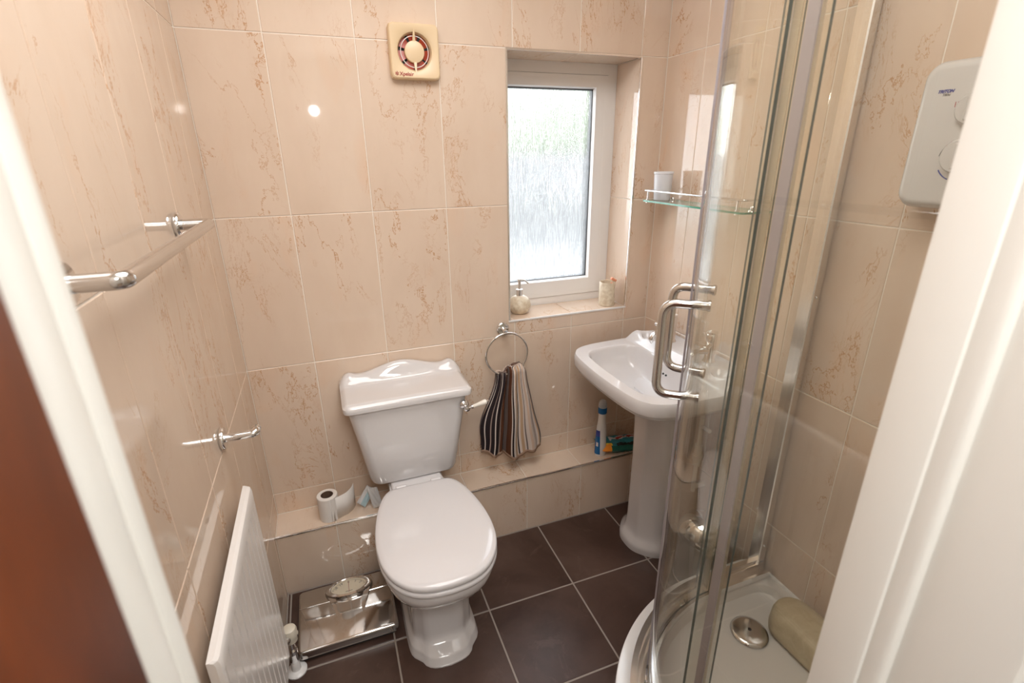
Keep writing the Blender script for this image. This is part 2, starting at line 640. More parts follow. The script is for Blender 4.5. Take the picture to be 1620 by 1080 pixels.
def spans(lo, hi, off, step):
    k = math.floor((lo - off) / step)
    e = [lo]
    while True:
        k += 1
        x = off + k * step
        if x >= hi - 0.004: break
        if x > lo + 0.004: e.append(x)
    e.append(hi)
    return list(zip(e[:-1], e[1:]))


I4 = Matrix.Identity(4)
for (a0, a1) in spans(0, W, X0, TW):
    for (b0, b1) in spans(LZ, CZ, ZH, TH):
        # tile minus the window opening
        ix0, ix1, iz0, iz1 = max(a0, WX0), min(a1, WX1), max(b0, WZ0), min(b1, WZ1)
        if ix1 - ix0 < 0.003 or iz1 - iz0 < 0.003:
            put_tile(wall_back, rect(a0, a1, b0, b1), I4)
            continue
        h = GT / 2
        A0, A1, B0, B1 = a0 + h, a1 - h, b0 + h, b1 - h
        L_, R_, Bt, Tp = ix0 > a0 + .004, ix1 < a1 - .004, iz0 > b0 + .004, iz1 < b1 - .004
        if L_ and Bt: put_tile(wall_back, [(A0, B0), (A1, B0), (A1, iz0), (ix0, iz0), (ix0, B1), (A0, B1)], I4)
        elif L_ and Tp: put_tile(wall_back, [(A0, B0), (ix0, B0), (ix0, iz1), (A1, iz1), (A1, B1), (A0, B1)], I4)
        elif R_ and Bt: put_tile(wall_back, [(A0, B0), (A1, B0), (A1, B1), (ix1, B1), (ix1, iz0), (A0, iz0)], I4)
        elif R_ and Tp: put_tile(wall_back, [(ix1, B0), (A1, B0), (A1, B1), (A0, B1), (A0, iz1), (ix1, iz1)], I4)
        elif Bt: put_tile(wall_back, [(A0, B0), (A1, B0), (A1, iz0), (A0, iz0)], I4)
        elif Tp: put_tile(wall_back, [(A0, iz1), (A1, iz1), (A1, B1), (A0, B1)], I4)
        elif L_: put_tile(wall_back, [(A0, B0), (ix0, B0), (ix0, B1), (A0, B1)], I4)
        elif R_: put_tile(wall_back, [(ix1, B0), (A1, B0), (A1, B1), (ix1, B1)], I4)
# left wall: local x runs along +y
ML = Matrix.Rotation(PI / 2, 4, 'Z')
for (a0, a1) in spans(D, 0, -0.4158, TW):
    for (b0, b1) in spans(0, CZ, ZH, TH):
        put_tile(wall_left, rect(a0, a1, b0, b1), ML)
# right wall: local x runs along -y
MR = Matrix.Translation((W, 0, 0)) @ Matrix.Rotation(-PI / 2, 4, 'Z')
for (a0, a1) in spans(0, -D, 0.2035, TW):
    for (b0, b1) in spans(0, CZ, ZH, TH):
        put_tile(wall_right, rect(a0, a1, b0, b1), MR)
# ledge: face and top
MF = Matrix.Translation((0, LY, 0))
MT = Matrix.Translation((0, LY, LZ)) @ Matrix.Rotation(-PI / 2, 4, 'X')
for (a0, a1) in spans(0.0, W, 0.205, 0.2525):
    put_tile(wall_ledge, rect(a0, a1, 0, LZ - .004), MF)
    put_tile(wall_ledge, rect(a0, a1, .004, -LY), MT)
# window reveals
MRv = Matrix.Translation((WX1, 0, 0)) @ Matrix.Rotation(-PI / 2, 4, 'Z')      # right reveal, local x = -y
for (b0, b1) in spans(WZ0, WZ1, ZH, TH):
    put_tile(wall_back, rect(-WD, -.003, b0, b1), MRv)
MLv = Matrix.Translation((WX0, 0, 0)) @ Matrix.Rotation(PI / 2, 4, 'Z')
for (b0, b1) in spans(WZ0, WZ1, ZH, TH):
    put_tile(wall_back, rect(.003, WD, b0, b1), MLv)
MS = Matrix.Translation((0, 0, WZ0)) @ Matrix.Rotation(-PI / 2, 4, 'X')
MH = Matrix.Translation((0, 0, WZ1)) @ Matrix.Rotation(PI / 2, 4, 'X')
for (a0, a1) in spans(WX0, WX1, 1.215, TW):
    put_tile(wall_back, rect(a0, a1, .003, WD), MS)
    put_tile(wall_back, rect(a0, a1, -WD, -.003), MH)
# floor tiles
MFl = Matrix.Rotation(-PI / 2, 4, 'X')
for (a0, a1) in spans(0, W, 0.3463, 1 / 3):
    for (b0, b1) in spans(D, LY, -0.47, 1 / 3):
        h = 0.0028
        put_tile(floor, [(a0 + h, b0 + h), (a1 - h, b0 + h), (a1 - h, b1 - h), (a0 + h, b1 - h)], MFl, FTILE)

# ---- trims
def trim(name, g, label, mt):
    return meta(g.obj(name, mt, None, 30), label, 'trim', kind='structure')


g = G()
g.box(WX1 - .001, WX1 + .006, -.0025, .004, WZ0, WZ1, .0008, 1)
g.box(WX0 - .006, WX0 + .001, -.0025, .004, WZ0, WZ1, .0008, 1)
g.box(WX0 - .006, WX1 + .006, -.0025, .004, WZ1 - .001, WZ1 + .006, .0008, 1)
trim('trim_1', g, 'thin metal edge trim around the window opening', ALU)
trim('trim_2', G().box(WX0 - .006, WX1 + .006, -.0025, .004, WZ0 - .006, WZ0 + .001, .0008, 1), 'thin white edge trim along the tiled window sill', PVC)
trim('trim_3', G().box(0, W, LY - .0025, LY + .004, LZ - .005, LZ + .0015, .0008, 1), 'thin chrome edge trim along the front of the low ledge', CHROME)
trim('trim_6', G().box(.0005, .006, D, LY, 0, .012, .002, 1), 'grey sealant strip where floor meets the left wall', FGROUT)
# door lining: jamb, stop and rebate on each side
g = G()
g.box(DX0 - .01, 0.21, D - .0125, D + .004, 0, 2.05, .003, 2)
g.box(DX0 - .01, 0.2085, D - .0135, D - .0115, 0, 2.05)
g.box(DX0 - .01, 0.21, D - .040, D - .0130, 0, 2.05, .003, 2)
g.box(DX0 - .03, 0.198, D - .118, D - .036, 0, 2.05, .003, 2)
trim('trim_4', g, 'white painted door lining on the hinge side', WPAINT)
g = G()
g.box(0.69, DX1 + .01, D - .036, D + .004, 0, 2.05, .005, 2)
g.box(0.694, DX1 + .01, D - .052, D - .030, 0, 2.05, .006, 3)
g.box(0.702, DX1 + .03, D - .118, D - .030, 0, 2.05, .003, 2)
trim('trim_5', g, 'white painted door lining beside the shower side of the doorway', WPAINT)

# mahogany door, opened out into the hall
g = G()
g.box(0.170, 0.2135, -2.20, D - .0445, 0.01, 2.02, .002, 1)
d = meta(g.obj('door_1', WOOD, None, 30), 'dark mahogany wooden door standing open at the doorway', 'door', kind='structure')

# ---- window
win = G()
FX0, FX1, FZ0, FZ1 = 0.905, 1.50, 0.885, 1.885
def frame(g, x0, x1, z0, z1, ix0, ix1, iz0, iz1, y0, y1, slope=0.0):
    o = [(x0, z0), (x1, z0), (x1, z1), (x0, z1)]
    i = [(ix0, iz0), (ix1, iz0), (ix1, iz1), (ix0, iz1)]
    v = [(x, y0, z) for x, z in o] + [(x, y0 + slope, z) for x, z in i] + [(x, y1, z) for x, z in o] + [(x, y1, z) for x, z in i]
    f = []
    for k in range(4):
        j = (k + 1) % 4
        f += [(k, j, 4 + j, 4 + k), (8 + k, 12 + k, 12 + j, 8 + j), (k, 8 + k, 8 + j, j), (4 + k, 4 + j, 12 + j, 12 + k)]
    g.add(v, f)


frame(win, FX0, FX1, FZ0, FZ1, 0.943, 1.4285, 0.9425, 1.8095, WD, WD + .06)
w1 = win.obj('window_1', PVC, None, 20)
meta(w1, 'white framed window with obscure glass in the tiled recess', 'window', kind='structure')
g = G()
frame(g, 0.9445, 1.4268, 0.9445, 1.8078, 0.958, 1.413, 0.962, 1.794, WD - .004, WD + .05, 0)
frame(g, 0.958, 1.413, 0.962, 1.794, 0.985, 1.378, 1.010, 1.766, WD - .004, WD + .05, 0.006)
frame(g, 0.985, 1.378, 1.010, 1.766, 0.990, 1.3735, 1.016, 1.761, WD + .002, WD + .05, 0.016)
g.obj('sash', PVC, w1, 20)
g = G()
frame(g, 0.990, 1.3735, 1.016, 1.761, 0.9925, 1.371, 1.0185, 1.758, WD + .020, WD + .05, 0.0)
g.obj('gasket', RUBBER, w1, 0)
G().box(0.98, 1.385, WD + .027, WD + .031, 1.005, 1.77).obj('glass_pane', OBS, w1, 0)

# ---- outdoors beyond the obscure pane
PAVE = mat('pale_paving', (0.17, 0.167, 0.16), 0.9)
FEN = mat('weathered_fence', (0.13, 0.13, 0.128), 0.9)
LEAF = mat('hedge_leaf', (0.16, 0.27, 0.07), 0.7)
m = LEAF
L(m, mixc(m, noise(m, obj_coords(m, 1, 1, 1, False), 3, 4), (0.060, 0.085, 0.040), (0.13, 0.155, 0.085)), m.node_tree.nodes['Principled BSDF'].inputs['Base Color'])
meta(G().box(-8, 16, .6, 14, -0.5, -0.45).obj('ground_outside', PAVE, None, 0), 'pale paved yard seen blurred through the obscure window', 'ground', kind='structure')
fe = thing('garden_fence', 'grey boarded garden fence blurred beyond the obscure window glass', 'fence', (5, 9, -0.45))
for k in range(60):
    x = -1 + k * 0.2
    h = 1.95 + 0.03 * math.sin(k * 1.7)
    G().box(x, x + .185, 9.0, 9.02 + .01 * (k % 2), -0.45, -0.45 + h).obj('board', FEN, fe, 0)


def bush(name, label, c, r, seed):
    rnd = random.Random(seed)
    bm = bmesh.new()
    bmesh.ops.create_icosphere(bm, subdivisions=4, radius=1)
    for v in bm.verts:
        n_ = v.co.normalized()
        k = 1 + .14 * math.sin(n_.x * 7 + seed) * math.sin(n_.y * 6 + 2 * seed) + .12 * math.sin(n_.z * 9 + seed) + rnd.uniform(-.06, .06)
        v.co = Vector((c[0] + n_.x * r[0] * k, c[1] + n_.y * r[1] * k, c[2] + n_.z * r[2] * k))
    bm.verts.index_update()
    tr_ = thing(name, label, 'tree', (c[0], c[1], -0.45))
    mobj('foliage', [v.co for v in bm.verts], [[v.index for v in f.verts] for f in bm.faces], LEAF, tr_, 0)
    bm.free()
    G().lathe([(.12, -0.45), (.1, c[2] - r[2] * .6)], (c[0], c[1], 0), 'z', 10).obj('trunk', FEN, tr_)


bush('garden_tree', 'tall green tree blurred behind the upper right of the window glass', (9.6, 11.2, 2.3), (2.6, 1.2, 2.2), 1)
bush('garden_shrub', 'grey green shrub blurred behind the upper left of the window glass', (4.6, 11.0, 1.8), (2.0, 1.0, 1.9), 2)

# ------------------------------------------------------------------ toilet
TX = 0.502
toilet = thing('toilet', 'white close-coupled toilet with closed lid standing against the low ledge', 'toilet', (TX, -0.40, 0))


def half_ring(half, z, n=40):
    """half outline [(dx, y)] from front centre to back centre -> closed ring"""
    h = resample(half, n)
    ring = [(TX + a, b, z) for a, b in h]
    ring += [(TX - a, b, z) for a, b in h[::-1][1:-1]]
    return ring


def smooth_half(half, n=6):
    return [tuple(p) for p in catmull(half, n)]


def blend(h1, h2, t, n=40):
    a, b = resample(h1, n), resample(h2, n)
    return [tuple(p) for p in a * (1 - t) + b * t]


FOOT = smooth_half([(0, -.622), (.045, -.616), (.072, -.600), (.083, -.580), (.096, -.566), (.110, -.548), (.116, -.515), (.117, -.45), (.116, -.37), (.112, -.28), (.105, -.20), (.09, -.142), (.05, -.137), (0, -.137)])


def scaled(h, sx, f0, f1):
    """scale half width, remap y range"""
    ys = [p[1] for p in h]
    y0, y1 = min(ys), max(ys)
    return [(a * sx, f0 + (b - y0) / (y1 - y0) * (f1 - f0)) for a, b in h]


COLM = smooth_half([(0, -.555), (.05, -.553), (.066, -.548), (.070, -.538), (.076, -.530), (.090, -.520), (.096, -.505), (.097, -.45), (.096, -.37), (.094, -.28), (.09, -.20), (.08, -.145), (.05, -.137), (0, -.137)])
BOWL = smooth_half([(0, -.712), (.06, -.706), (.112, -.680), (.150, -.628), (.168, -.56), (.170, -.48), (.158, -.40), (.135, -.32), (.11, -.25), (.10, -.20), (.098, -.15), (.095, -.06), (.05, -.03), (0, -.03)])
g = G()
rings = [half_ring(FOOT, 0.0), half_ring(FOOT, .005), half_ring(scaled(FOOT, .985, -.618, -.137), .008), half_ring(scaled(FOOT, .97, -.612, -.137), .024), half_ring(scaled(FOOT, .955, -.605, -.137), .030),
         half_ring(blend(scaled(FOOT, .92, -.585, -.137), COLM, .45), .038), half_ring(blend(scaled(FOOT, .9, -.57, -.137), COLM, .85), .052),
         half_ring(COLM, .072), half_ring(COLM, .12), half_ring(scaled(COLM, .98, -.55, -.138), .19), half_ring(scaled(COLM, 1.0, -.557, -.138), .245),
         half_ring(blend(scaled(COLM, 1.0, -.565, -.138), BOWL, .20), .264), half_ring(blend(COLM, BOWL, .46), .281), half_ring(blend(COLM, BOWL, .66), .300),
         half_ring(blend(COLM, BOWL, .84), .325), half_ring(blend(COLM, BOWL, .94), .350), half_ring(BOWL, .372), half_ring(BOWL, .392),
         half_ring(scaled(BOWL, .985, -.706, -.034), .400)]
g.loft(rings)
g.obj('pan', CERAMIC, toilet, 50)
# neck block between pan and cistern
g = G()
g.box(TX - .092, TX + .092, -.247, -.03, .380, .4175, .008, 3)
g.obj('neck', CERAMIC, toilet, 40)
LIDH = smooth_half([(0, -.728), (.058, -.722), (.108, -.700), (.148, -.655), (.171, -.595), (.1785, -.525), (.175, -.455), (.164, -.388), (.148, -.328), (.129, -.284), (.110, -.262), (.092, -.255), (.045, -.253), (0, -.253)])


def lidloft(z0, z1, r, dome, name, mt, grow=1.0):
    g = G()
    rg = []
    S = lambda k: scaled(LIDH, k * grow, -.728 + .18 * (1 - k), -.253 - .14 * (1 - k))
    for k, z in ((.965, z0), (.99, z0 + r * .3), (1.0, z0 + r), (1.0, z1 - r), (.992, z1 - r * .35), (.975, z1), (.90, z1 + dome * .35), (.7, z1 + dome * .75), (.4, z1 + dome * .95), (.12, z1 + dome)):
        rg.append(half_ring(S(k), z))
    g.loft(rg)
    return g.obj(name, mt, toilet, 50)


lidloft(.402, .420, .006, 0, 'seat', SEATP, 1.0)
lidloft(.4225, .444, .008, .006, 'lid', SEATP, 1.0)
g = G()
for s in (-1, 1):
    g = G()
    g.lathe([(.009, -.018), (.011, -.016), (.011, .016), (.009, .018)], (TX + s * .062, -.240, .428), 'x', 16)
    g.obj('hinge', SEATP, toilet)
# cistern
g = G()
rg = []
for z, hw, y0, y1, r in ((.419, .138, -.172, -.035, .035), (.424, .153, -.186, -.025, .04), (.441, .159, -.192, -.015, .04), (.59, .181, -.200, -.008, .035), (.734, .2055, -.205, -.006, .03)):
    o = rrect(hw, (y1 - y0) / 2, r)
    rg.append([(TX + a, (y0 + y1) / 2 + b, z) for a, b in o])
g.loft(rg)
g.obj('cistern', CERAMIC, toilet, 45)
# cistern lid: flat slab with a scrolled crest along its back edge
g = G()
HW = .2185
LY0, LY1 = -.222, -.006


def crest(x):
    u = abs(x) / HW
    arch = .032 * (math.cos(min(u / .66, 1) * PI) * .5 + .5) ** 0.8
    ear = .009 * math.exp(-((u - .83) / .075) ** 2)
    return .027 + arch + ear - .012 * sstep(.88, 1, u)


nx, ny = 72, 30
V, F = [], []
zt = .765
for j in range(ny + 1):
    for i in range(nx + 1):
        u, v = -1 + 2 * i / nx, j / ny
        y = LY0 + (LY1 - LY0) * v
        x = u * HW
        # rounded corners in plan
        rc = .022
        dx, dy = abs(x) - (HW - rc), max(LY0 + rc - y, y - (LY1 - rc * .4) if False else -1)
        if dx > 0 and y < LY0 + rc:
            dd = LY0 + rc - y
            mlen = max(dx, dd)
            l_ = math.hypot(dx, dd)
            if l_ > 0:
                x = math.copysign(HW - rc + dx * mlen / l_, x)
                y = LY0 + rc - dd * mlen / l_
        ed = min(HW - abs(u * HW), (y - LY0) if v < .5 else 1)
        edge = -.012 * (1 - sstep(0, .014, min(HW - abs(u) * HW, (LY1 - LY0) * v)))
        z = zt + edge + crest(x) * sstep(-.066, -.030, y) * (1 - .12 * sstep(-.022, -.006, y))
        V.append((TX + x, y, z))
for j in range(ny):
    for i in range(nx):
        a = j * (nx + 1) + i
        F.append((a, a + 1, a + nx + 2, a + nx + 1))
# skirt
bd = [i for i in range(nx + 1)] + [(j) * (nx + 1) + nx for j in range(1, ny + 1)] + [ny * (nx + 1) + i for i in range(nx - 1, -1, -1)] + [j * (nx + 1) for j in range(ny - 1, 0, -1)]
n0 = len(V)
cxm, cym = TX, (LY0 + LY1) / 2
for k, (zz, sc_) in enumerate(((.742, 1.0), (.735, .994), (.7342, .965))):
    for b in bd:
        p = V[b]
        V.append((cxm + (p[0] - cxm) * sc_, cym + (p[1] - cym) * (sc_ if k else 1), zz))
nb = len(bd)
for i in range(nb):
    j = (i + 1) % nb
    F.append((bd[i], bd[j], n0 + j, n0 + i))
    for k in range(2):
        F.append((n0 + k * nb + i, n0 + k * nb + j, n0 + (k + 1) * nb + j, n0 + (k + 1) * nb + i))
F.append(tuple(n0 + 2 * nb + i for i in range(nb)))
g.add(V, F)
g.obj('cistern_lid', CERAMIC, toilet, 50)
# flush lever
LX, LYv, LZv = 0.688, -.2035, .697
lv = G()
lv.lathe([(.017, .0), (.0185, -.004), (.017, -.012), (.012, -.018), (.004, -.021)], (LX, LYv, LZv), 'y', 24)
lv.lathe([(.004, .0), (.0095, -.003), (.0115, -.010), (.0095, -.018), (.004, -.021)], (LX + .006, LYv - .016, LZv - .008), 'y', 20)
lever = lv.obj('flush_lever', CHROME, toilet)
A, B = Vector((LX + .012, LYv - .026, LZv - .008)), Vector((LX + .078, LYv - .034, LZv + .010))
dr = (B - A).normalized()
g = G()
g.tube([A, A + dr * .010, A + dr * .012], [.004, .0055, .004], 12)
g.tube([A + dr * .0118, A + dr * .017], [.007, .007], 12)
g.obj('lever_collar', CHROME, lever)
g = G()
g.tube([B, B + dr * .003, B + dr * .007], [.005, .006, .003], 12)
g.obj('lever_tip', CHROME, lever)
g = G()
g.tube([A + dr * .015, A + dr * .02, A + dr * .04, A + dr * .058, A + dr * .066, A + dr * .069], [.0055, .0060, .0075, .0098, .0092, .005], 16)
meta(g.obj('lever_handle', PINT, lever), 'cream porcelain lever handle')

# ------------------------------------------------------------------ pedestal basin
BY = -.372
basin = thing('pedestal_basin', 'white ceramic pedestal basin on the right wall beneath the glass shelf', 'basin', (1.40, BY, 0))
half = [(0, 0), (0, .20), (.005, .225), (.05, .238), (.09, .248), (.115, .270), (.135, .288), (.16, .293), (.25, .290), (.32, .285), (.372, .272), (.405, .252), (.428, .215), (.438, .16), (.444, .08), (.446, 0)]
full = [(d_, s_) for d_, s_ in half] + [(d_, -s_) for d_, s_ in half[::-1][1:-1]]
inn = [(.156, 0), (.156, .15), (.164, .19), (.188, .22), (.25, .228), (.32, .224), (.365, .206), (.388, .165), (.396, .09), (.398, 0)]
inner = [(d_, s_) for d_, s_ in inn] + [(d_, -s_) for d_, s_ in inn[::-1][1:-1]]


def polar(poly, c, n=220):
    """polygon sampled by angle about c"""
    P = [np.array(p, float) - c for p in poly]
    res = []
    for k in range(n):
        a = 2 * PI * k / n
        dv = np.array((math.cos(a), math.sin(a)))
        best = None
        for i in range(len(P)):
            p, q = P[i], P[(i + 1) % len(P)]
            e = q - p
            den = dv[0] * e[1] - dv[1] * e[0]
            if abs(den) < 1e-12: continue
            t_ = (p[0] * e[1] - p[1] * e[0]) / den
            s_ = (p[0] * dv[1] - p[1] * dv[0]) / den
            if t_ > 0 and -1e-9 <= s_ <= 1 + 1e-9: best = t_ if best is None else max(best, t_)
        res.append(dv * best)
    r = np.array(res)
    for _ in range(2):     # soften corners
        r = (r + .5 * (np.roll(r, 1, 0) + np.roll(r, -1, 0))) / 2
    return r


bc = np.array((.235, 0.0))
OUT, INN = polar(full, bc), polar(inner, bc)
CZB = .802


def bz(d_, s_, z, top):
    if top:
        z += .038 * (1 - sstep(.112, .155, d_))
        for sg in (-1, 1):
            q = ((d_ - .100) / .022) ** 2 + ((abs(s_) - .200) / .033) ** 2
            z -= .024 * math.exp(-q ** 3)
            break
    return z


def bring(base, k, z, top=False, off=(0, 0)):
    r = []
    for p in base:
        d_, s_ = bc[0] + off[0] + p[0] * k, bc[1] + p[1] * k
        d_ = max(d_, 0.0005)
        r.append((W - d_, BY + s_, bz(d_, s_, z, top)))
    return r


g = G()
rg = [bring(OUT, .34, .645, off=(-.03, 0)), bring(OUT, .55, .683, off=(-.025, 0)), bring(OUT, .78, .718, off=(-.01, 0)), bring(OUT, .94, .741), bring(OUT, .955, .7415), bring(OUT, .963, .744),
      bring(OUT, .967, .749), bring(OUT, .985, .751), bring(OUT, 1.0, .760), bring(OUT, 1.0, .782), bring(OUT, .995, .795, True), bring(OUT, .982, CZB, True)]
for k in range(1, 24):
    t_ = k / 24
    rg.append(bring(OUT * .982 * (1 - t_) + INN * 1.02 * t_, 1.0, CZB, True))
for k, z in ((1.02, CZB), (1.0, .798), (.98, .79), (.95, .765), (.90, .744), (.82, .724), (.68, .709), (.5, .698), (.3, .691), (.12, .688), (.05, .6875)):
    rg.append(bring(INN, k, z, off=(-.045 * (1 - min(k, 1)), 0)))
g.loft(rg, True, True)
g.obj('bowl', CERAMIC, basin, 50)
dc = (W - bc[0] + .043, BY, .688)
g = G()
g.lathe([(.006, .0), (.022, .001), (.025, .004), (.022, .005), (.012, .003), (.010, -.006)], dc, 'z', 28)
wst = g.obj('waste', CHROME, basin)
G().lathe([(.002, .0035), (.0105, .0036), (.0108, .0028)], dc, 'z', 20).obj('drain_hole', BLACK, wst)
for k in (-1, 0, 1):
    # overflow holes high on the back wall of the bowl
    G().lathe([(.0035, -.002), (.0035, .002)], (W - .1705, BY + k * .016, .762), 'x', 12).obj('overflow_hole', BLACK, basin)
# pedestal
def ped(hw, d0, d1, z, ch):
    sm = 14 if z < .04 else 8 if z < .06 else 2
    h = [(d1, 0), (d1, hw * .42), (d1 - ch * .3, hw * .46), (d1 - ch * .3, hw * .52), (d1 - ch, hw * .86), (d1 - ch * 1.25, hw * .90), (d1 - ch * 1.5, hw), (d0, hw), (d0, 0)]
    q = resample(h, 36)
    yc = BY + .010
    q = np.array([(a, b) for a, b in q] + [(a, -b) for a, b in q[::-1][1:-1]])
    for _ in range(sm):
        q = (np.roll(q, 1, 0) + 2 * q + np.roll(q, -1, 0)) / 4
    return [(W - max(a, .002), yc + b, z) for a, b in q]


g = G()
g.loft([ped(.130, .12, .270, 0, .055), ped(.131, .12, .271, .022, .055), ped(.127, .12, .267, .036, .052), ped(.116, .12, .254, .052, .048), ped(.108, .12, .245, .075, .045), ped(.105, .12, .241, .12, .045),
        ped(.104, .12, .240, .4, .045), ped(.106, .12, .245, .58, .045), ped(.110, .12, .252, .66, .045), ped(.112, .12, .256, .70, .045)])
g.obj('pedestal', CERAMIC, basin, 35)
# lever taps
for s, tp in ((1, 'tap'), (-1, 'tap')):
    px, py, pz = W - .068, BY + s * .108, .836
    g = G()
    g.lathe([(.021, 0), (.0225, .004), (.021, .008), (.0185, .012), (.0175, .072), (.0185, .078), (.0185, .100), (.016, .104)], (px, py, pz), 'z', 24)
    g.tube(bend([(px, py, pz + .040), (px - .055, py, pz + .050), (px - .088, py, pz + .034), (px - .088, py, pz + .022)], .018), .0115, 16)
    tp_ = g.obj('tap', CHROME, basin)
    g = G()
    a = Vector((px - .008, py, pz + .066))
    e = Vector((px - .052, py + s * .030, pz + .070))
    g.tube([a, a.lerp(e, .3), e, e + Vector((-.004, 0, 0))], [.015, .009, .0065, .003], 14)
    g.lathe([(.0185, .1045), (.0195, .1055), (.019, .112), (.010, .114)], (px, py, pz), 'z', 24)
    g.obj('lever', CHROME, tp_)
# supply pipe and valve under the basin, at the wall
g = G()
sx, sy = W - .050, -.470
g.tube([(sx, sy, .28), (sx, sy, .66)], .0085, 14)
g.tube([(sx, sy, .40), (sx, sy, .49)], .015, 14)
g.tube([(sx, sy, .43), (sx, sy, .445)], .020, 14)
g.tube([(sx, sy, .57), (sx, sy - .045, .57)], .008, 12)
g.tube([(sx, sy, .30), (W - .001, sy, .30)], .011, 12)
meta(g.obj('supply_pipe', PVC, basin), 'white supply pipe with valve beneath the bowl')

# ------------------------------------------------------------------ pedal bin
BX, BYb = 1.462, -.617
bn = thing('pedal_bin', 'small round bin with a shiny domed metal lid beside the basin pedestal', 'bin', (BX, BYb, 0))
G().lathe([(.086, 0), (.088, .006), (.088, .018), (.085, .020), (.085, .205), (.083, .209)], (BX, BYb, 0), 'z', 36).obj('body', STEEL, bn)
G().lathe([(.089, .2095), (.090, .214), (.089, .226), (.080, .252), (.062, .275), (.036, .290), (.010, .296)], (BX, BYb, 0), 'z', 36).obj('lid', CHROME, bn)
G().box(BX - .115, BX - .080, BYb - .014, BYb + .014, .008, .014, .002, 1).obj('pedal', RUBBER, bn)

# ------------------------------------------------------------------ radiator
RX0, RX1, RY0, RY1, RZ0, RZ1 = .018, .042, -1.02, -.505, .135, .735
rad = thing('radiator', 'white ribbed panel radiator on the left tiled wall', 'radiator', (.03, -.76, 0))
V, F = [], []
ys = []
npitch = 12
pit = (RY1 - RY0 - .03) / npitch
cols = [RY0, RY0 + .004, RY0 + .012]
for k in range(npitch):
    b_ = RY0 + .015 + k * pit
    cols += [b_ + .0006, b_ + .0024, b_ + .0046, b_ + pit - .0046, b_ + pit - .0024, b_ + pit - .0006]
cols += [RY1 - .012, RY1 - .004, RY1]


def rx(y):
    if y < RY0 + .002 or y > RY1 - .002: return RX1 - .008
    if y < RY0 + .006 or y > RY1 - .006: return RX1 - .002
    k = ((y - RY0 - .015) % pit) / pit
    inside = RY0 + .014 < y < RY1 - .016
    if inside and (k > .935 or k < .065): return RX1 - .009
    return RX1


rows = [(RZ0, 1, -.006), (RZ0 + .004, 1, -.001), (RZ0 + .035, 1, 0), (RZ0 + .042, 0, 0), (RZ1 - .045, 0, 0), (RZ1 - .035, 1, 0), (RZ1 - .012, 1, 0), (RZ1 - .004, 1, -.003), (RZ1, 1, -.010)]
for z, flat, dxx in rows:
    for y in cols:
        x = rx(y) if not flat else (RX1 if RY0 + .006 < y < RY1 - .006 else rx(y))
        V.append((x + dxx, y, z))
nc = len(cols)
for j in range(len(rows) - 1):
    for i in range(nc - 1):
        a = j * nc + i
        F.append((a, a + 1, a + nc + 1, a + nc))
n0 = len(V)
bd = list(range(nc)) + [j * nc + nc - 1 for j in range(1, len(rows))] + [(len(rows) - 1) * nc + i for i in range(nc - 2, -1, -1)] + [j * nc for j in range(len(rows) - 2, 0, -1)]
for b_ in bd:
    V.append((RX0 + .003, V[b_][1], V[b_][2]))
for i in range(len(bd)):
    j = (i + 1) % len(bd)
    F.append((bd[i], bd[j], n0 + j, n0 + i))
F.append(tuple(n0 + i for i in range(len(bd))))
mobj('panel', V, F, RADW, rad, 25)
for y in (RY0 + .1, RY1 - .1):
    G().box(.0, RX0 + .004, y - .02, y + .02, .25, .60).obj('bracket', RADW, rad, 0)
vx, vy = .040, -.463
g = G()
g.tube([(.032, RY1 - .001, .158), (.032, RY1 + .012, .158)], .010, 14)
g.tube([(vx - .006, RY1 + .010, .158), (vx, vy, .158)], .011, 14)
g.lathe([(.010, .04), (.012, .045), (.012, .075), (.015, .08), (.015, .095), (.0105, .10), (.0105, .14)], (vx, vy, 0), 'z', 16)
valve = g.obj('valve', CHROME, rad)
g = G()
g.lathe([(.013, .128), (.0185, .131), (.0195, .150), (.0215, .152), (.0215, .172), (.019, .180), (.012, .184)], (vx + .003, vy, 0), 'z', 20)
meta(g.obj('valve_head', CREAMPL, valve), 'cream plastic valve head')
G().lathe([(.006, .0), (.031, .0), (.031, .004), (.026, .008), (.014, .010), (.0125, .040), (.010, .044)], (vx, vy, 0), 'z', 28).obj('pipe_collar', PVC, valve)
g = G()
g.box(vx + .012, vx + .0255, vy - .006, vy + .006, .150, .160, .002, 1)
g.obj('lockshield_tab', CREAMPL, valve)

# ------------------------------------------------------------------ bathroom scale
SX0, SX1, SY0, SY1 = .047, .366, -.448, -.190
scale = thing('bathroom_scale', 'mirror finished mechanical bathroom scale on the floor by the radiator', 'scale', ((SX0 + SX1) / 2, (SY0 + SY1) / 2, 0))
scx, scy = (SX0 + SX1) / 2, (SY0 + SY1) / 2
g = G()
o = rrect((SX1 - SX0) / 2 - .006, (SY1 - SY0) / 2 - .006, .014)
g.loft([[(scx + a, scy + b, z) for a, b in o] for z in (.006, .020)])
g.obj('base', RUBBER, scale)
for sx_ in (-1, 1):
    for sy_ in (-1, 1):
        G().lathe([(.010, 0), (.010, .007)], (scx + sx_ * .135, scy + sy_ * .10, 0), 'z', 14).obj('foot', RUBBER, scale)
g = G()
rg = []
for k, z in ((0, .018), (0, .040), (.0015, .044), (.004, .0465), (.0075, .0475)):
    o = rrect((SX1 - SX0) / 2 - k, (SY1 - SY0) / 2 - k, .016 - min(k, .008))
    rg.append([(scx + a, scy + b, z) for a, b in o])
g.loft(rg)
MIRR = mat('mirror_steel', (0.58, 0.56, 0.54), 0.07, 1.0)
top = g.obj('platform', MIRR, scale, 30)
g = G()
g.box(SX0 + .002, SX1 - .002, SY1 - .082, SY1 - .079, .0470, .0486, .0005, 1)
g.obj('ridge', CHROME, scale, 0)
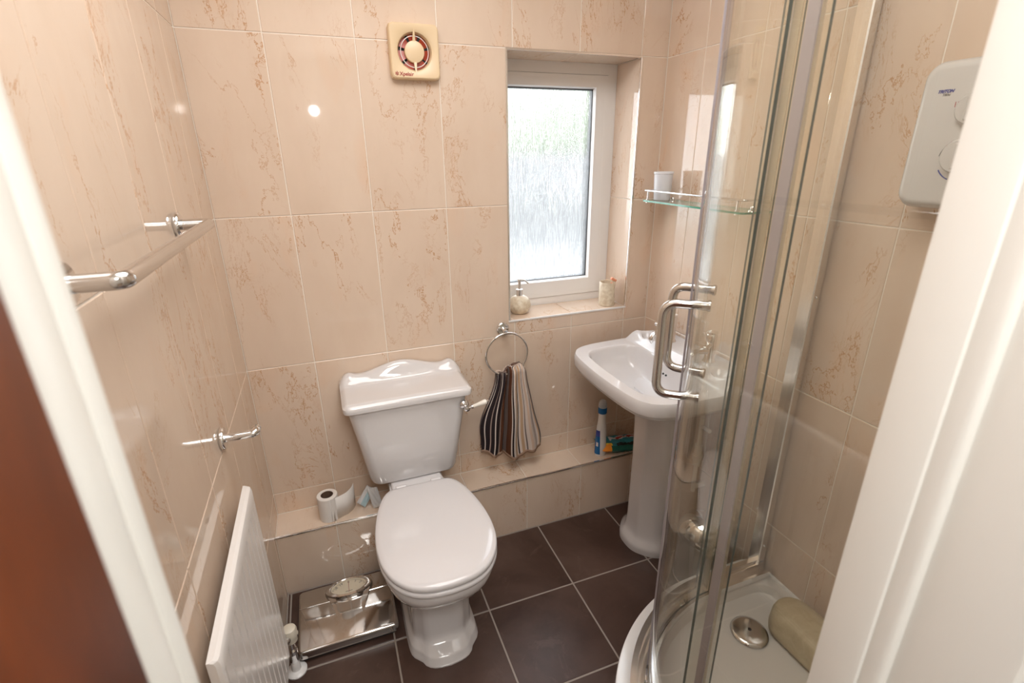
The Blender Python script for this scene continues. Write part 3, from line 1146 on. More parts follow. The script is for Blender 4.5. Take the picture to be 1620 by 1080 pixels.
# dial hood: raised lens-shaped housing that narrows into two legs
hx, hy = scx + .012, SY1 - .048
g = G()
rg = []
N_ = 40
for sc_, z in ((1.0, .0465), (.99, .056), (.95, .0605), (.80, .0625), (.74, .0610)):
    ring = []
    for k in range(N_):
        a = 2 * PI * k / N_
        xx, yy = .083 * math.cos(a), .047 * math.sin(a)
        ring.append((hx + xx * sc_, hy + yy * sc_ * (1 if yy > 0 else .92), z))
    rg.append(ring)
g.loft(rg, True, False)
hood = g.obj('dial_hood', MIRR, scale, 35)
g = G()
g.loft([[(hx + .0615 * math.cos(2 * PI * k / N_), hy + .0345 * math.sin(2 * PI * k / N_), z) for k in range(N_)] for z in (.0588, .0600)])
dial = g.obj('dial', DIALF, scale)
dial['label'] = 'cream dial with numerals under the lens'
tk = G()
for k in range(37):
    a = PI * (.06 + .88 * k / 36)
    r0, r1 = (.88, .97) if k % 6 else (.82, .97)
    c_, s_ = math.cos(a), math.sin(a)
    p0, p1 = Vector((hx + .0615 * r0 * c_, hy - .012 + .043 * r0 * s_, .06015)), Vector((hx + .0615 * r1 * c_, hy - .012 + .043 * r1 * s_, .06015))
    w_ = Vector((-s_, c_, 0)) * .00045
    if (p1.y - hy) ** 2 / .0345 ** 2 + (p1.x - hx) ** 2 / .0615 ** 2 < .97:
        tk.add([p0 - w_, p0 + w_, p1 + w_, p1 - w_], [(0, 1, 2, 3)])
tk.box(hx - .012, hx + .012, hy - .0225, hy - .0205, .06005, .0602)
tko = tk.obj('dial_marks', INKGREY, dial, 0)
tko['kind'] = 'stuff'
G().box(hx - .0006, hx + .0006, hy - .026, hy + .024, .0603, .0608).obj('needle', INKRED, dial, 0)
for s in (-1, 1):
    g = G()
    q = [Vector((hx + s * .078, hy - .006, .0475)), Vector((hx + s * .066, hy - .040, .0475)), Vector((hx + s * .052, hy - .085, .0475)), Vector((hx + s * .040, hy - .128, .0475)),
         Vector((hx + s * .036, hy - .100, .0475)), Vector((hx + s * .040, hy - .060, .0475)), Vector((hx + s * .050, hy - .030, .0475))]
    t_ = [Vector((p.x, p.y, .0475 + .009 * max(0, 1 - (hy - p.y) / .128))) for p in q]
    g.loft([q, t_])
    g.obj('hood_leg', MIRR, scale, 30)
lens = G()
rg = []
for sc_, z in ((.0625, .0605), (.055, .0618), (.035, .0628), (.010, .0632)):
    rg.append([(hx + sc_ * math.cos(2 * PI * k / N_), hy + sc_ * .56 * math.sin(2 * PI * k / N_), z) for k in range(N_)])
lens.loft(rg, False, True)
lens.obj('dial_lens', LENS, scale)


def text(body, size, M4, mt, parent, name='lettering', shear=0.0, extrude=0.0002, bold=0.0):
    cu = bpy.data.curves.new('lettering', 'FONT')
    cu.body = body
    cu.size = size
    cu.shear = shear
    cu.extrude = extrude
    cu.offset = bold
    cu.align_x = 'CENTER'
    cu.align_y = 'CENTER'
    tmp = bpy.data.objects.new('tmp', cu)
    link(tmp)
    dg = bpy.context.evaluated_depsgraph_get()
    dg.update()
    me = bpy.data.meshes.new_from_object(tmp.evaluated_get(dg))
    bpy.data.objects.remove(tmp)
    me.name = name
    me.materials.clear()
    me.materials.append(mt)
    me.transform(Matrix.Translation(-ORG[parent]) @ M4)
    o = bpy.data.objects.new(name, me)
    link(o)
    o.parent = parent
    ORG[o] = ORG[parent]
    return o


for tx_, a_, fs in (('18', 152, .014), ('19', 122, .014), ('0', 90, .014), ('1', 60, .014), ('2', 33, .014)):
    a = math.radians(a_)
    text(tx_, fs, Matrix.Translation((hx + .049 * math.cos(a), hy - .012 + .032 * math.sin(a), .0603)) @ Matrix.Rotation(a - PI / 2, 4, 'Z'), INKGREY, dial, 'numeral', 0, .0001)

# ------------------------------------------------------------------ towel rail and holder on the left wall
rail = thing('towel_rail', 'square-bend chrome towel rail high on the left tiled wall', 'towel rail', (0, -.725, 1.39))
g = G()
RYF, RYN, RZ, RXR = -.452, -1.035, 1.388, .066
g.tube(bend([(.004, RYF, RZ), (RXR, RYF, RZ), (RXR, RYN, RZ), (.004, RYN, RZ)], .013, 6), .0115, 20)
g.obj('bar', STEEL, rail, 50)
for y in (RYF, RYN):
    G().lathe([(.026, .0), (.0275, .002), (.0275, .009), (.0255, .0115), (.012, .012)], (0, y, RZ), 'x', 28).obj('mount', CHROME, rail)
hk = thing('paper_holder', 'short chrome arm with round wall mount above the radiator', 'holder', (0, -.515, .884))
g = G()
g.tube(bend([(.004, -.515, .884), (.079, -.515, .884), (.079, -.500, .890)], .011), .0102, 18)
g.tube([(.079, -.502, .8895), (.079, -.4985, .891)], .0108, 18)
g.obj('arm', CHROME, hk, 50)
G().lathe([(.026, .0), (.0275, .002), (.0275, .009), (.0255, .0115), (.011, .012)], (0, -.515, .884), 'x', 28).obj('mount', CHROME, hk)

# ------------------------------------------------------------------ towel ring and towel
ring = thing('towel_ring', 'chrome towel ring on the tiled wall under the window', 'towel ring', (.912, 0, .885))
g = G()
g.lathe([(.024, .0), (.025, -.003), (.025, -.008), (.022, -.011), (.010, -.012)], (.912, 0, .886), 'y', 28)
g.tube([(.912, -.010, .886), (.912, -.040, .880)], .0095, 16)
g.obj('mount', CHROME, ring)
RR = .0855
rc_ = Vector((.912, -.048, .880 - RR))
G().tube([rc_ + Vector((RR * math.sin(a), -.012 * (1 - math.cos(a)) * 0, RR * math.cos(a))) for a in [2 * PI * k / 64 for k in range(64)]], .0042, 14, closed=True).obj('hoop', CHROME, ring)

nu, nv = 130, 44
V, F, UV = [], [], []


def towel_sheet(layer):
    n0 = len(V)
    for j in range(nv + 1):
        v = j / nv
        for i in range(nu + 1):
            u = i / nu
            wv = sstep(0, .75, v)
            xl = .868 + (.792 - .868) * sstep(0, .8, v)
            xr = .985 + (1.048 - .985) * sstep(0, .9, v)
            # dark half tucks behind the pale half
            uu = u
            x = xl + (xr - xl) * uu
            fold = .012 * math.sin(2 * PI * 3.1 * u + .9 * math.sin(2.4 * v)) * (.35 + .65 * wv) + .005 * math.sin(2 * PI * 6.5 * u + 2 * v)
            lobe = -.020 * sstep(.40, .47, u) * (1 - .35 * sstep(.75, 1, u)) + .016 * math.exp(-((u - .41) / .03) ** 2)
            y = -.055 + lobe + fold * .8
            top = .742 - .022 * (1 - sstep(.0, .45, u)) + .012 * math.sin(PI * sstep(.45, 1, u)) + .006 * math.sin(17 * u)
            bot = .372 - .030 * sstep(0, .35, u) - .012 * sstep(.4, .6, u) + .028 * sstep(.62, 1, u) + .004 * math.sin(2 * PI * 3.1 * u)
            z = top + (bot - top) * v
            rollover = (1 - sstep(0, .06, v))
            y = y * (1 - rollover * .55) + rollover * (-.046) * .55
            z -= .010 * rollover ** 2
            x += .006 * math.sin(9 * v + 6 * u) * v
            if layer:
                y = -.030 + .010 * math.sin(2 * PI * 3.3 * u + 1) - .008 * (1 - v)
                z = top - .004 + (bot + .012 - top) * v
                x = x * .97 + .9155 * .03
            y = min(y, -.010)
            V.append((x, y, z))
            UV.append((u if not layer else 1 - u, v))
    for j in range(nv):
        for i in range(nu):
            a = n0 + j * (nu + 1) + i
            F.append((a, a + 1, a + nu + 2, a + nu + 1))
    return n0


a0 = towel_sheet(0)
b0 = towel_sheet(1)
for i in range(nu):     # join front and back over the ring
    F.append((a0 + i, a0 + i + 1, b0 + i + 1, b0 + i))
tw = mobj('hand_towel', V, F, TOWEL, None, 60, uv=UV)
sol = tw.modifiers.new('thickness', 'SOLIDIFY')
sol.thickness = .004
sol.offset = 0
meta(tw, 'striped brown and cream hand towel hanging from the chrome ring', 'towel')

# ------------------------------------------------------------------ extractor fan
fx, fz = .637, 1.822
fan = thing('extractor_fan', 'cream square extractor fan high on the tiled wall with red blades', 'fan', (fx, 0, fz))
NQ = 9


def sq(hw, r):
    P = [np.array(p) for p in rrect(hw, hw, r, NQ - 1)]
    res = []
    for k in range(64):
        dv = np.array((math.cos(2 * PI * k / 64), math.sin(2 * PI * k / 64)))
        for i in range(len(P)):
            p, q = P[i], P[(i + 1) % len(P)]
            e = q - p
            den = dv[0] * e[1] - dv[1] * e[0]
            if abs(den) < 1e-12: continue
            t_ = (p[0] * e[1] - p[1] * e[0]) / den
            u_ = (p[0] * dv[1] - p[1] * dv[0]) / den
            if t_ > 0 and -1e-9 <= u_ <= 1 + 1e-9:
                res.append(tuple(dv * t_))
                break
    return res


def circ(r, n):
    o = sq(.07, .02)
    return [(r * math.cos(2 * PI * k / 64), r * math.sin(2 * PI * k / 64)) for k in range(64)]
    res = []
    for a, b in o:
        t_ = math.atan2(b, a)
        res.append((r * math.cos(t_), r * math.sin(t_)))
    return res


g = G()
rg = []
for o, y in ((sq(.0765, .013), 0.0), (sq(.0765, .013), -.016), (sq(.0745, .013), -.024), (sq(.0715, .012), -.0265), (circ(.0605, 0), -.0265), (circ(.053, 0), -.0225), (circ(.049, 0), -.014), (circ(.0485, 0), .0)):
    rg.append([(fx + a, y, fz + b) for a, b in o])
g.loft(rg, False, False)
g.obj('cover', CREAM, fan, 30)
G().lathe([(.0484, -.0015), (.0482, -.003), (.0001, -.003)], (fx, 0, fz), 'y', 40).obj('backplate', BLACK, fan)
for k in range(7):
    a0 = 2 * PI * k / 7 + .35
    g = G()
    ra, rb = .024, .0478
    v, f = [], []
    for i in range(7):
        a = a0 + (2 * PI / 7 * .78) * i / 6
        y = -.005 - .006 * i / 6
        for r_ in (ra, rb):
            v.append((fx + r_ * math.cos(a), y, fz + r_ * math.sin(a)))
    for i in range(6):
        f.append((2 * i, 2 * i + 1, 2 * i + 3, 2 * i + 2))
    v2 = [(p[0], p[1] + .0015, p[2]) for p in v]
    g.add(v, f)
    g.add(v2, f)
    g.obj('blade', REDF, fan, 30)
G().tube([(fx + .0425 * math.cos(a), -.0175, fz + .0425 * math.sin(a)) for a in [2 * PI * k / 48 for k in range(48)]], .0012, 8, closed=True).obj('guard_ring', PVC, fan)
G().lathe([(.0302, -.006), (.0305, -.018), (.0295, -.0205), (.026, -.0218), (.001, -.0225)], (fx, 0, fz), 'y', 40).obj('hub', CREAM, fan)
for s in (-1, 1):
    g = G()
    z0, z1 = fz + s * .028, fz + s * .063
    g.add([(fx - .0045, -.0215, z0), (fx + .0045, -.0215, z0), (fx + .0015, -.0275, z1), (fx - .0015, -.0275, z1), (fx - .0045, -.017, z0), (fx + .0045, -.017, z0), (fx + .0015, -.024, z1), (fx - .0015, -.024, z1)],
          [(0, 1, 2, 3), (4, 7, 6, 5), (0, 4, 5, 1), (1, 5, 6, 2), (2, 6, 7, 3), (3, 7, 4, 0)])
    g.obj('spoke', CREAM, fan, 0)
MB_ = Matrix.Rotation(PI / 2, 4, 'X')       # text plane facing -y
text('Xpelair', .0145, Matrix.Translation((fx - .030, -.0268, fz - .0625)) @ MB_, INKRED, fan, 'lettering', 0, .0002, .0003)
g = G()
for k in range(6):
    a = 2 * PI * k / 6
    g.tube([(fx - .0595 + .0015 * math.cos(a), -.0267, fz - .0615 + .0015 * math.sin(a)), (fx - .0595 + .006 * math.cos(a + .5), -.0267, fz - .0615 + .006 * math.sin(a + .5))], .0011, 6)
g.obj('emblem', INKRED, fan, 0)

# ------------------------------------------------------------------ items on the window sill
sd = thing('soap_dispenser', 'round cream stone soap dispenser with chrome pump on the window sill', 'dispenser', (1.018, .085, WZ0))
cx_, cy_ = 1.018, .085
G().lathe([(.024, .0), (.032, .003), (.043, .018), (.0465, .036), (.043, .053), (.033, .066), (.020, .073), (.014, .075)], (cx_, cy_, WZ0), 'z', 36).obj('bottle', STONE, sd)
g = G()
g.lathe([(.0135, .074), (.0135, .100), (.012, .101), (.0055, .102), (.0055, .134), (.008, .135), (.008, .142), (.006, .143)], (cx_, cy_, WZ0), 'z', 20)
g.tube(bend([(cx_, cy_, WZ0 + .138), (cx_ + .018, cy_ - .004, WZ0 + .138), (cx_ + .036, cy_ - .008, WZ0 + .122)], .010), .0035, 10)
g.obj('pump', CHROME, sd)
tx, ty = 1.408, .052
tb = thing('tumbler', 'cream stone tumbler standing at the right end of the window sill', 'tumbler', (tx, ty, WZ0))
G().lathe([(.031, .0), (.0335, .002), (.0335, .100), (.032, .102), (.029, .101), (.0285, .010), (.002, .008)], (tx, ty, WZ0), 'z', 36).obj('cup', STONE, tb)
rz = thing('razor', 'peach pink razor leaning in the cream stone tumbler', 'razor', (tx, ty, WZ0 + .01))
g = G()
g.tube([(tx - .010, ty + .004, WZ0 + .0125), (tx + .020, ty - .002, WZ0 + .096)], [.0045, .005], 10)
g.obj('handle', PINK, rz)
g = G()
bm_ = Matrix.Translation((tx + .026, ty - .004, WZ0 + .108)) @ Matrix.Rotation(.5, 4, 'Y') @ Matrix.Rotation(.4, 4, 'Z')
q = G().box(-.020, .020, -.005, .005, -.005, .007, .003, 2)
g.add([bm_ @ Vector(p) for p in q.v], q.f)
g.obj('razor_head', PINK, rz)

# ------------------------------------------------------------------ things on the ledge
rxx, ryy = .187, -.086
roll = thing('toilet_roll', 'half used toilet roll standing on the low ledge with its end unrolled', 'toilet roll', (rxx, ryy, LZ))
g = G()
H_ = .100
r1, r2 = .0365, .022
g.lathe([(r2, .0005), (r1 - .002, .0005), (r1, .002), (r1, H_ - .002), (r1 - .002, H_), (r2, H_)], (rxx, ryy, LZ), 'z', 40, cap0=False, cap1=False)
g.obj('paper', PAPER, roll, 40)
G().lathe([(r2, .0008), (r2, H_ - .001), (r2 - .0015, H_ - .001), (r2 - .0015, .0008)], (rxx, ryy, LZ), 'z', 32, cap0=False, cap1=False).obj('core', CARD, roll, 40)
# loose tail
tl_ = [(.0366 * math.sin(a), -.0366 * math.cos(a)) for a in [.2, .5, .8, 1.1]]
tail = [(rxx + p[0], ryy + p[1]) for p in tl_]
tail = [tuple(p) for p in catmull([tail[0], tail[1], tail[2], (rxx + .045, ryy - .016), (rxx + .066, ryy - .006), (rxx + .084, ryy + .014), (rxx + .094, ryy + .036)], 5)]
V, F = [], []
for i, p in enumerate(tail):
    t_ = i / (len(tail) - 1)
    V += [(p[0], p[1], LZ + .001), (p[0] + .002 * t_, p[1] + .003 * t_, LZ + H_ - .001 - .006 * math.sin(PI * t_))]
for i in range(len(tail) - 1):
    F.append((2 * i, 2 * i + 2, 2 * i + 3, 2 * i + 1))
o = mobj('loose_sheet', V, F, PAPER, roll, 60)
sm = o.modifiers.new('thickness', 'SOLIDIFY')
sm.thickness = .0008


def packet(name, label, cat, M4, sx, sy, sz, mats, seed, crimp=True, zones=None, nx=18, ny=18):
    """soft pillow pack: puffed middle, flat crimped ends, slight crumple"""
    rnd = random.Random(seed)
    V, F, FM = [], [], []
    org = M4.translation.copy()
    for side in (1, -1):
        for j in range(ny + 1):
            for i in range(nx + 1):
                u, v = -1 + 2 * i / nx, -1 + 2 * j / ny
                puff = (1 - u ** 4) * (1 - abs(v) ** 3)
                z = side * sz / 2 * (max(puff, 0) ** .6) + .06 * sz * math.sin(9 * u + 5 * v + seed) * puff + (rnd.uniform(-1, 1) * .05 * sz * puff)
                zz = z + sz * .10 * math.sin(2.2 * u + seed)
                V.append(M4 @ Vector((u * sx / 2, v * sy / 2 * (1 + .02 * math.sin(14 * u)), zz)))
    n1 = (nx + 1) * (ny + 1)
    for s in (0, 1):
        for j in range(ny):
            for i in range(nx):
                a = s * n1 + j * (nx + 1) + i
                q = (a, a + 1, a + nx + 2, a + nx + 1)
                F.append(q)
                FM.append(zones((i + .5) / nx, (j + .5) / ny) if zones else 0)
    for j in range(ny):
        for i0 in (0, nx):
            a, b = j * (nx + 1) + i0, (j + 1) * (nx + 1) + i0
            F.append((a, b, n1 + b, n1 + a))
            FM.append(0)
    for i in range(nx):
        for j0 in (0, ny):
            a, b = j0 * (nx + 1) + i, j0 * (nx + 1) + i + 1
            F.append((a, b, n1 + b, n1 + a))
            FM.append(0)
    o = mobj(name, V, F, None, None, 60, mats=mats, fm=FM)
    return meta(o, label, cat)


M1 = Matrix.Translation((.322, -.068, LZ + .042)) @ Matrix.Rotation(.55, 4, 'Y') @ Matrix.Rotation(-.5, 4, 'Z') @ Matrix.Rotation(PI / 2 - .25, 4, 'X')
packet('wipes_packet', 'small pale blue wipes packet leaning on the ledge beside the toilet roll', 'packet', M1, .036, .075, .016, [PALEBLUE, WHITEFILM], 3, zones=lambda u, v: 1 if u < .45 else 0)
M2 = Matrix.Translation((.354, -.096, LZ + .046)) @ Matrix.Rotation(-.22, 4, 'Y') @ Matrix.Rotation(-.3, 4, 'Z') @ Matrix.Rotation(PI / 2 - .15, 4, 'X')
packet('sachet', 'white film sachet upright on the ledge against the toilet', 'packet', M2, .040, .088, .016, [WHITEFILM], 5)
M3 = Matrix.Translation((1.432, -.076, LZ + .027)) @ Matrix.Rotation(-.12, 4, 'Z')
packet('cleaning_wipes', 'teal cleaning wipes packet lying on the ledge beside the basin pedestal', 'packet', M3, .190, .110, .050, [TEAL, ORANGE, YELLOW, INKRED, WHITEFILM, GREENP, BLACK], 4,
       zones=lambda u, v: (1 if (u < .22 and v < .18) else 2 if (u < .26 and .10 < v < .26) else 5 if (u > .22 and v < .12) else 6 if (u > .4 and v < .22) else
                           3 if abs(v - .62 - .25 * (u - .6)) < .05 and u > .45 else 4 if abs(v - .62 - .25 * (u - .6)) < .10 and u > .25 else 0), nx=26, ny=26)

bx, by = 1.333, -.090
bt = thing('cleaner_bottle', 'slim white spray cleaner bottle with blue collar on the ledge under the basin', 'bottle', (bx, by, LZ))


def ell(a, b, z, n=32, dx=0):
    return [(bx + dx + a * math.cos(2 * PI * k / n), by + b * math.sin(2 * PI * k / n), z) for k in range(n)]


g = G()
g.loft([ell(.024, .019, LZ), ell(.026, .021, LZ + .003), ell(.026, .021, LZ + .03), ell(.024, .020, LZ + .11), ell(.021, .019, LZ + .145), ell(.0185, .0185, LZ + .16), ell(.017, .017, LZ + .175), ell(.0165, .0165, LZ + .20), ell(.0165, .0165, LZ + .212)])
g.obj('body', PVC, bt)
g = G()
g.lathe([(.0185, .210), (.0190, .212), (.0190, .236), (.0180, .238)], (bx, by, LZ), 'z', 28)
meta(g.obj('collar', BLUEP, bt), 'bright blue collar')
g = G()
g.lathe([(.0182, .237), (.0180, .250), (.0155, .262), (.010, .270), (.002, .272)], (bx, by, LZ), 'z', 28)
meta(g.obj('cap', CLEARP, bt), 'frosted clear cap')
V, F = [], []
for j in range(13):
    t_ = j / 12
    z = LZ + .012 + .118 * t_
    a, b = .0262 + (.0235 - .0262) * t_, .0212 + (.0195 - .0212) * t_
    wd = .75 * (1 - .3 * t_)
    for i in range(9):
        an = PI + .35 + (i / 8 - .5) * 2 * wd
        V.append((bx + (a + .0006) * math.cos(an), by + (b + .0006) * math.sin(an), z))
for j in range(12):
    for i in range(8):
        q = j * 9 + i
        F.append((q, q + 1, q + 10, q + 9))
o = mobj('label', V, F, None, bt, 60, mats=[BLUEP, WHITEFILM, INKBLUE], fm=[2 if (k // 8) > 8 else 1 if (3 < (k // 8) < 6 and k % 8 in (3, 4, 5)) else 0 for k in range(96)])
o.name = 'printed_label'

# ------------------------------------------------------------------ glass shelf with beaker
SYa, SYb, SD = -.078, -.588, .120
SZ = 1.355
sh = thing('glass_shelf', 'green-edged glass shelf with chrome rail on the right tiled wall', 'shelf', (W, -.33, SZ))
g = G()
v = []
o = [(W - .012, SYa), (W - SD + .01, SYa), (W - SD, SYa - .01), (W - SD, SYb + .01), (W - SD + .01, SYb), (W - .012, SYb)]
g.v = [(a, b, SZ - .003) for a, b in o] + [(a, b, SZ + .003) for a, b in o]
g.f = [(0, 1, 2, 3, 4, 5), (6, 7, 8, 9, 10, 11)] + [(i, (i + 1) % 6, 6 + (i + 1) % 6, 6 + i) for i in range(6)]
g.m = [0, 0] + [1] * 6
g.obj('shelf_glass', None, sh, 0, mats=[SHELFG, SHELFEDGE])
g = G()
zr = SZ + .037
g.tube(bend([(W - .004, SYa - .004, zr), (W - SD + .006, SYa - .004, zr), (W - SD + .006, SYb + .004, zr), (W - .004, SYb + .004, zr)], .012), .0034, 12)
g.obj('guard_rail', CHROME, sh)
for y in (SYa - .03, SYb + .03):
    g = G()
    g.tube([(W - SD + .006, y, SZ - .006), (W - SD + .006, y, zr)], .003, 10)
    g.lathe([(.006, -.007), (.006, -.003), (.006, .003), (.006, .006)], (W - SD + .006, y, SZ), 'z', 14)
    g.obj('post', CHROME, sh)
for y in (SYa - .06, SYb + .06):
    g = G()
    g.lathe([(.011, .0), (.011, -.008), (.008, -.020), (.008, -.034), (.003, -.036)], (W, y, SZ - .006), 'x', 20)
    g.lathe([(.008, .0035), (.0085, .008), (.006, .012)], (W - .022, y, SZ), 'z', 16)
    g.obj('bracket', CHROME, sh)
bkx, bky = W - .066, -.128
bk = thing('beaker', 'translucent white plastic beaker standing on the glass shelf', 'beaker', (bkx, bky, SZ + .0032))
G().lathe([(.028, .0), (.030, .002), (.034, .092), (.036, .094), (.036, .100), (.034, .101), (.0325, .094), (.0285, .005), (.002, .004)], (bkx, bky, SZ + .0032), 'z', 32).obj('cup', BEAKER, bk)

# ------------------------------------------------------------------ electric shower
UX = W - .085
UY0, UY1, UZ0, UZ1 = -1.205, -.974, 1.407, 1.693
un = thing('electric_shower', 'white electric shower box with two dials on the right tiled wall', 'shower', (W, -1.09, UZ0))
ucy, ucz = (UY0 + UY1) / 2, (UZ0 + UZ1) / 2
g = G()
rg = []
for x, k, r in ((W, 0.004, .028), (W - .03, 0.0, .03), (W - .066, .003, .03), (W - .078, .008, .028), (UX + .001, .014, .026), (UX, .020, .022)):
    o = rrect((UY1 - UY0) / 2 - k, (UZ1 - UZ0) / 2 - k, r)
    rg.append([(x, ucy + a, ucz + b) for a, b in o])
g.loft(rg)
g.obj('case', UNITW, un, 35)
for zc, rr in ((1.598, .028), (1.513, .032)):
    G().lathe([(rr, .0), (rr, -.010), (rr - .003, -.014), (.004, -.015)], (UX, -1.087, zc), 'x', 36).obj('dial', UNITW, un)
    G().box(UX - .022, UX - .0145, -1.092, -1.082, zc - rr * .75, zc + rr * .75, .002, 1).obj('dial_grip', UNITW, un, 30)
MR_ = Matrix.Rotation(-PI / 2, 4, 'Z') @ MB_     # text plane facing -x
text('TRITON', .0078, Matrix.Translation((UX - .0004, -1.0285, 1.633)) @ MR_, INKBLUE, un, 'lettering', .35, .0002, .0004)
text('T80si', .0066, Matrix.Translation((UX - .0004, -1.031, 1.6265)) @ MR_, INKGREY, un, 'lettering', .2, .0002)
g = G()
for dy in (0, -.0045):
    g.box(UX - .0005, UX + .0002, -1.0525 + dy, -1.0515 + dy, 1.603, 1.613)
g.obj('heat_mark', INKRED, un, 0)
g = G()
c_, s_ = math.cos(.75), math.sin(.75)
q = G().box(-.0005, .0002, -.006, .006, -.002, .002)
g.add([(UX + p[0], -1.061 + p[1] * c_ + p[2] * s_, 1.535 - p[1] * s_ + p[2] * c_) for p in q.v], q.f)
g.obj('temperature_mark', INKRED, un, 0)
G().tube([(UX - .0002, -1.087 + .040 * math.cos(a), 1.506 + .040 * math.sin(a)) for a in [math.radians(10 + 4 * k) for k in range(11)]], .0007, 6).obj('scale_arc', INKGREY, un)
G().tube([(UX - .0002, -1.087 + .039 * math.cos(a), 1.506 + .039 * math.sin(a)) for a in [math.radians(-70 + 4 * k) for k in range(11)]], .0011, 6).obj('scale_arc', INKBLUE, un)
G().tube([(W - .045, -1.15, UZ0 + .012), (W - .045, -1.15, UZ0 - .02)], .011, 16).obj('outlet', CHROME, un)

# ------------------------------------------------------------------ shower tray
CX, CY = 1.327, -1.285
TY1 = -.735
TZ = .175


def tray_outline(off, n=40):
    R = .55 - off
    y1, x0 = CY + R, CX - R
    pts = [(W - .001 - off * .0, D + .001), (W - .001, y1)]
    pts += [(CX + R * math.cos(a), CY + R * math.sin(a)) for a in [PI / 2 + PI / 2 * k / n for k in range(n + 1)]]
    pts += [(x0, D + .001)]
    return pts


def tray_inner(off, r=.05, n=40):
    R = .55 - off
    x0, x1, y0, y1 = CX - R, W - .038, D + .038, CY + R
    pts = [(x1 - r + r * math.cos(a), y0 + r + r * math.sin(a)) for a in [-PI / 2 + PI / 2 * k / 8 for k in range(9)]]
    pts += [(x1 - r + r * math.cos(a), y1 - r + r * math.sin(a)) for a in [PI / 2 * k / 8 for k in range(9)]]
    pts += [(CX + R * math.cos(a), CY + R * math.sin(a)) for a in [PI / 2 + PI / 2 * k / n for k in range(n + 1)] if CX + R * math.cos(a) < x1 - r]
    pts += [(x0 + r - r * math.cos(a), y0 + r - r * math.sin(a)) for a in [PI / 2 * k / 8 for k in range(9)]]
    return pts


NT = 160


def rs(poly, z, n=NT):
    # closed resample, starting at the near right corner
    p = poly + [poly[0]]
    q = resample(p, n + 1)[:-1]
    return [(a, b, z) for a, b in q]


tc_ = np.array((1.25, -1.20))


def rp(poly, z, n=NT):
    q = polar(poly, tc_, n)
    return [(tc_[0] + a, tc_[1] + b, z) for a, b in q]


tray = thing('shower_tray', 'white quadrant shower tray with a chrome drain in the corner', 'shower tray', (1.2, -1.15, 0))
g = G()
rg = [rp(tray_outline(.006), 0), rp(tray_outline(.006), .09), rp(tray_outline(.001), .10), rp(tray_outline(.0), .168), rp(tray_outline(.0015), .1735), rp(tray_outline(.005), TZ),
      rp(tray_inner(.095), TZ - .0005), rp(tray_inner(.102), TZ - .004), rp(tray_inner(.112), .148), rp(tray_inner(.125, .06), .143), rp(tray_inner(.20, .07), .139)]
c0 = [(1.365 + (p[0] - 1.365) * .30, -.96 + (p[1] + .96) * .30, .136) for p in rp(tray_inner(.20, .07), 0)]
rg.append(c0)
g.loft(rg)
g.obj('tray', TRAYW, tray, 40)
g = G()
g.lathe([(.048, -.004), (.0545, .0), (.0555, .004), (.053, .009), (.045, .0125), (.025, .0150), (.006, .0155), (.0055, .010)], (1.366, -.952, .137), 'z', 44)
dr_ = g.obj('drain_cover', STEEL, tray)
G().lathe([(.0001, .0125), (.0052, .0126)], (1.366, -.952, .137), 'z', 16).obj('drain_hole', BLACK, dr_)
g = G()
g.tube([(W - .004, TY1, TZ), (W - .004, D + .01, TZ)], .006, 10)
g.obj('sealant', PVC, tray)

# tan pad lying in the tray against the wall
padx, pady = 1.478, -1.075
g = G()
rg = []
for k, z in ((.86, .1435), (.97, .150), (1.0, .165), (1.0, .200), (.97, .214), (.88, .222), (.5, .227), (.1, .228)):
    o = rrect(.062, .130, .058, 8)
    lean = (z - .1435) * .16
    rg.append([(padx + lean + a * k + .003 * math.sin(6 * b / .1), pady + .01 + b * k, z) for a, b in o])
g.loft(rg)
meta(g.obj('bath_pad', PAD, None, 60), 'rounded tan pad lying in the shower tray against the tiled wall', 'pad')

# ------------------------------------------------------------------ shower enclosure
en = thing('shower_enclosure', 'curved glass quadrant shower enclosure with two sliding doors and chrome frame', 'shower enclosure', (1.2, -1.15, TZ))
EZ0, EZ1 = TZ + .0012, 2.02


def track(R0, R1, y_end=D + .002, x_end=W - .002, n=48):
    """closed plan ring of the curved rail between radii R0 (outer) and R1 (inner)"""
    o = [(x_end, CY + R0)] + [(CX + R0 * math.cos(a), CY + R0 * math.sin(a)) for a in [PI / 2 + PI / 2 * k / n for k in range(n + 1)]] + [(CX - R0, y_end)]
    i = [(x_end, CY + R1)] + [(CX + R1 * math.cos(a), CY + R1 * math.sin(a)) for a in [PI / 2 + PI / 2 * k / n for k in range(n + 1)]] + [(CX - R1, y_end)]
    return o, i


def strip(g, R0, R1, z0, z1, mi=0):
    o, i = track(R0, R1)
    n = len(o)
    v = [(a, b, z0) for a, b in o] + [(a, b, z0) for a, b in i] + [(a, b, z1) for a, b in o] + [(a, b, z1) for a, b in i]
    f = []
    for k in range(n - 1):
        f += [(k, k + 1, 2 * n + k + 1, 2 * n + k), (n + k, 3 * n + k, 3 * n + k + 1, n + k + 1), (2 * n + k, 2 * n + k + 1, 3 * n + k + 1, 3 * n + k), (k, n + k, n + k + 1, k + 1)]
    f += [(0, 2 * n, 3 * n, n), (n - 1, 2 * n - 1, 4 * n - 1, 3 * n - 1)]
    g.add(v, f, mi)


g = G()
strip(g, .512, .496, EZ0, EZ0 + .036)
strip(g, .497, .488, EZ0, EZ0 + .022)
strip(g, .489, .484, EZ0, EZ0 + .030)
strip(g, .458, .450, EZ0, EZ0 + .024)
strip(g, .485, .457, EZ0, EZ0 + .006)
g.obj('bottom_rail', ALU, en, 30)
g = G()
strip(g, .512, .450, EZ1 - .045, EZ1)
g.obj('top_rail', ALU, en, 30)
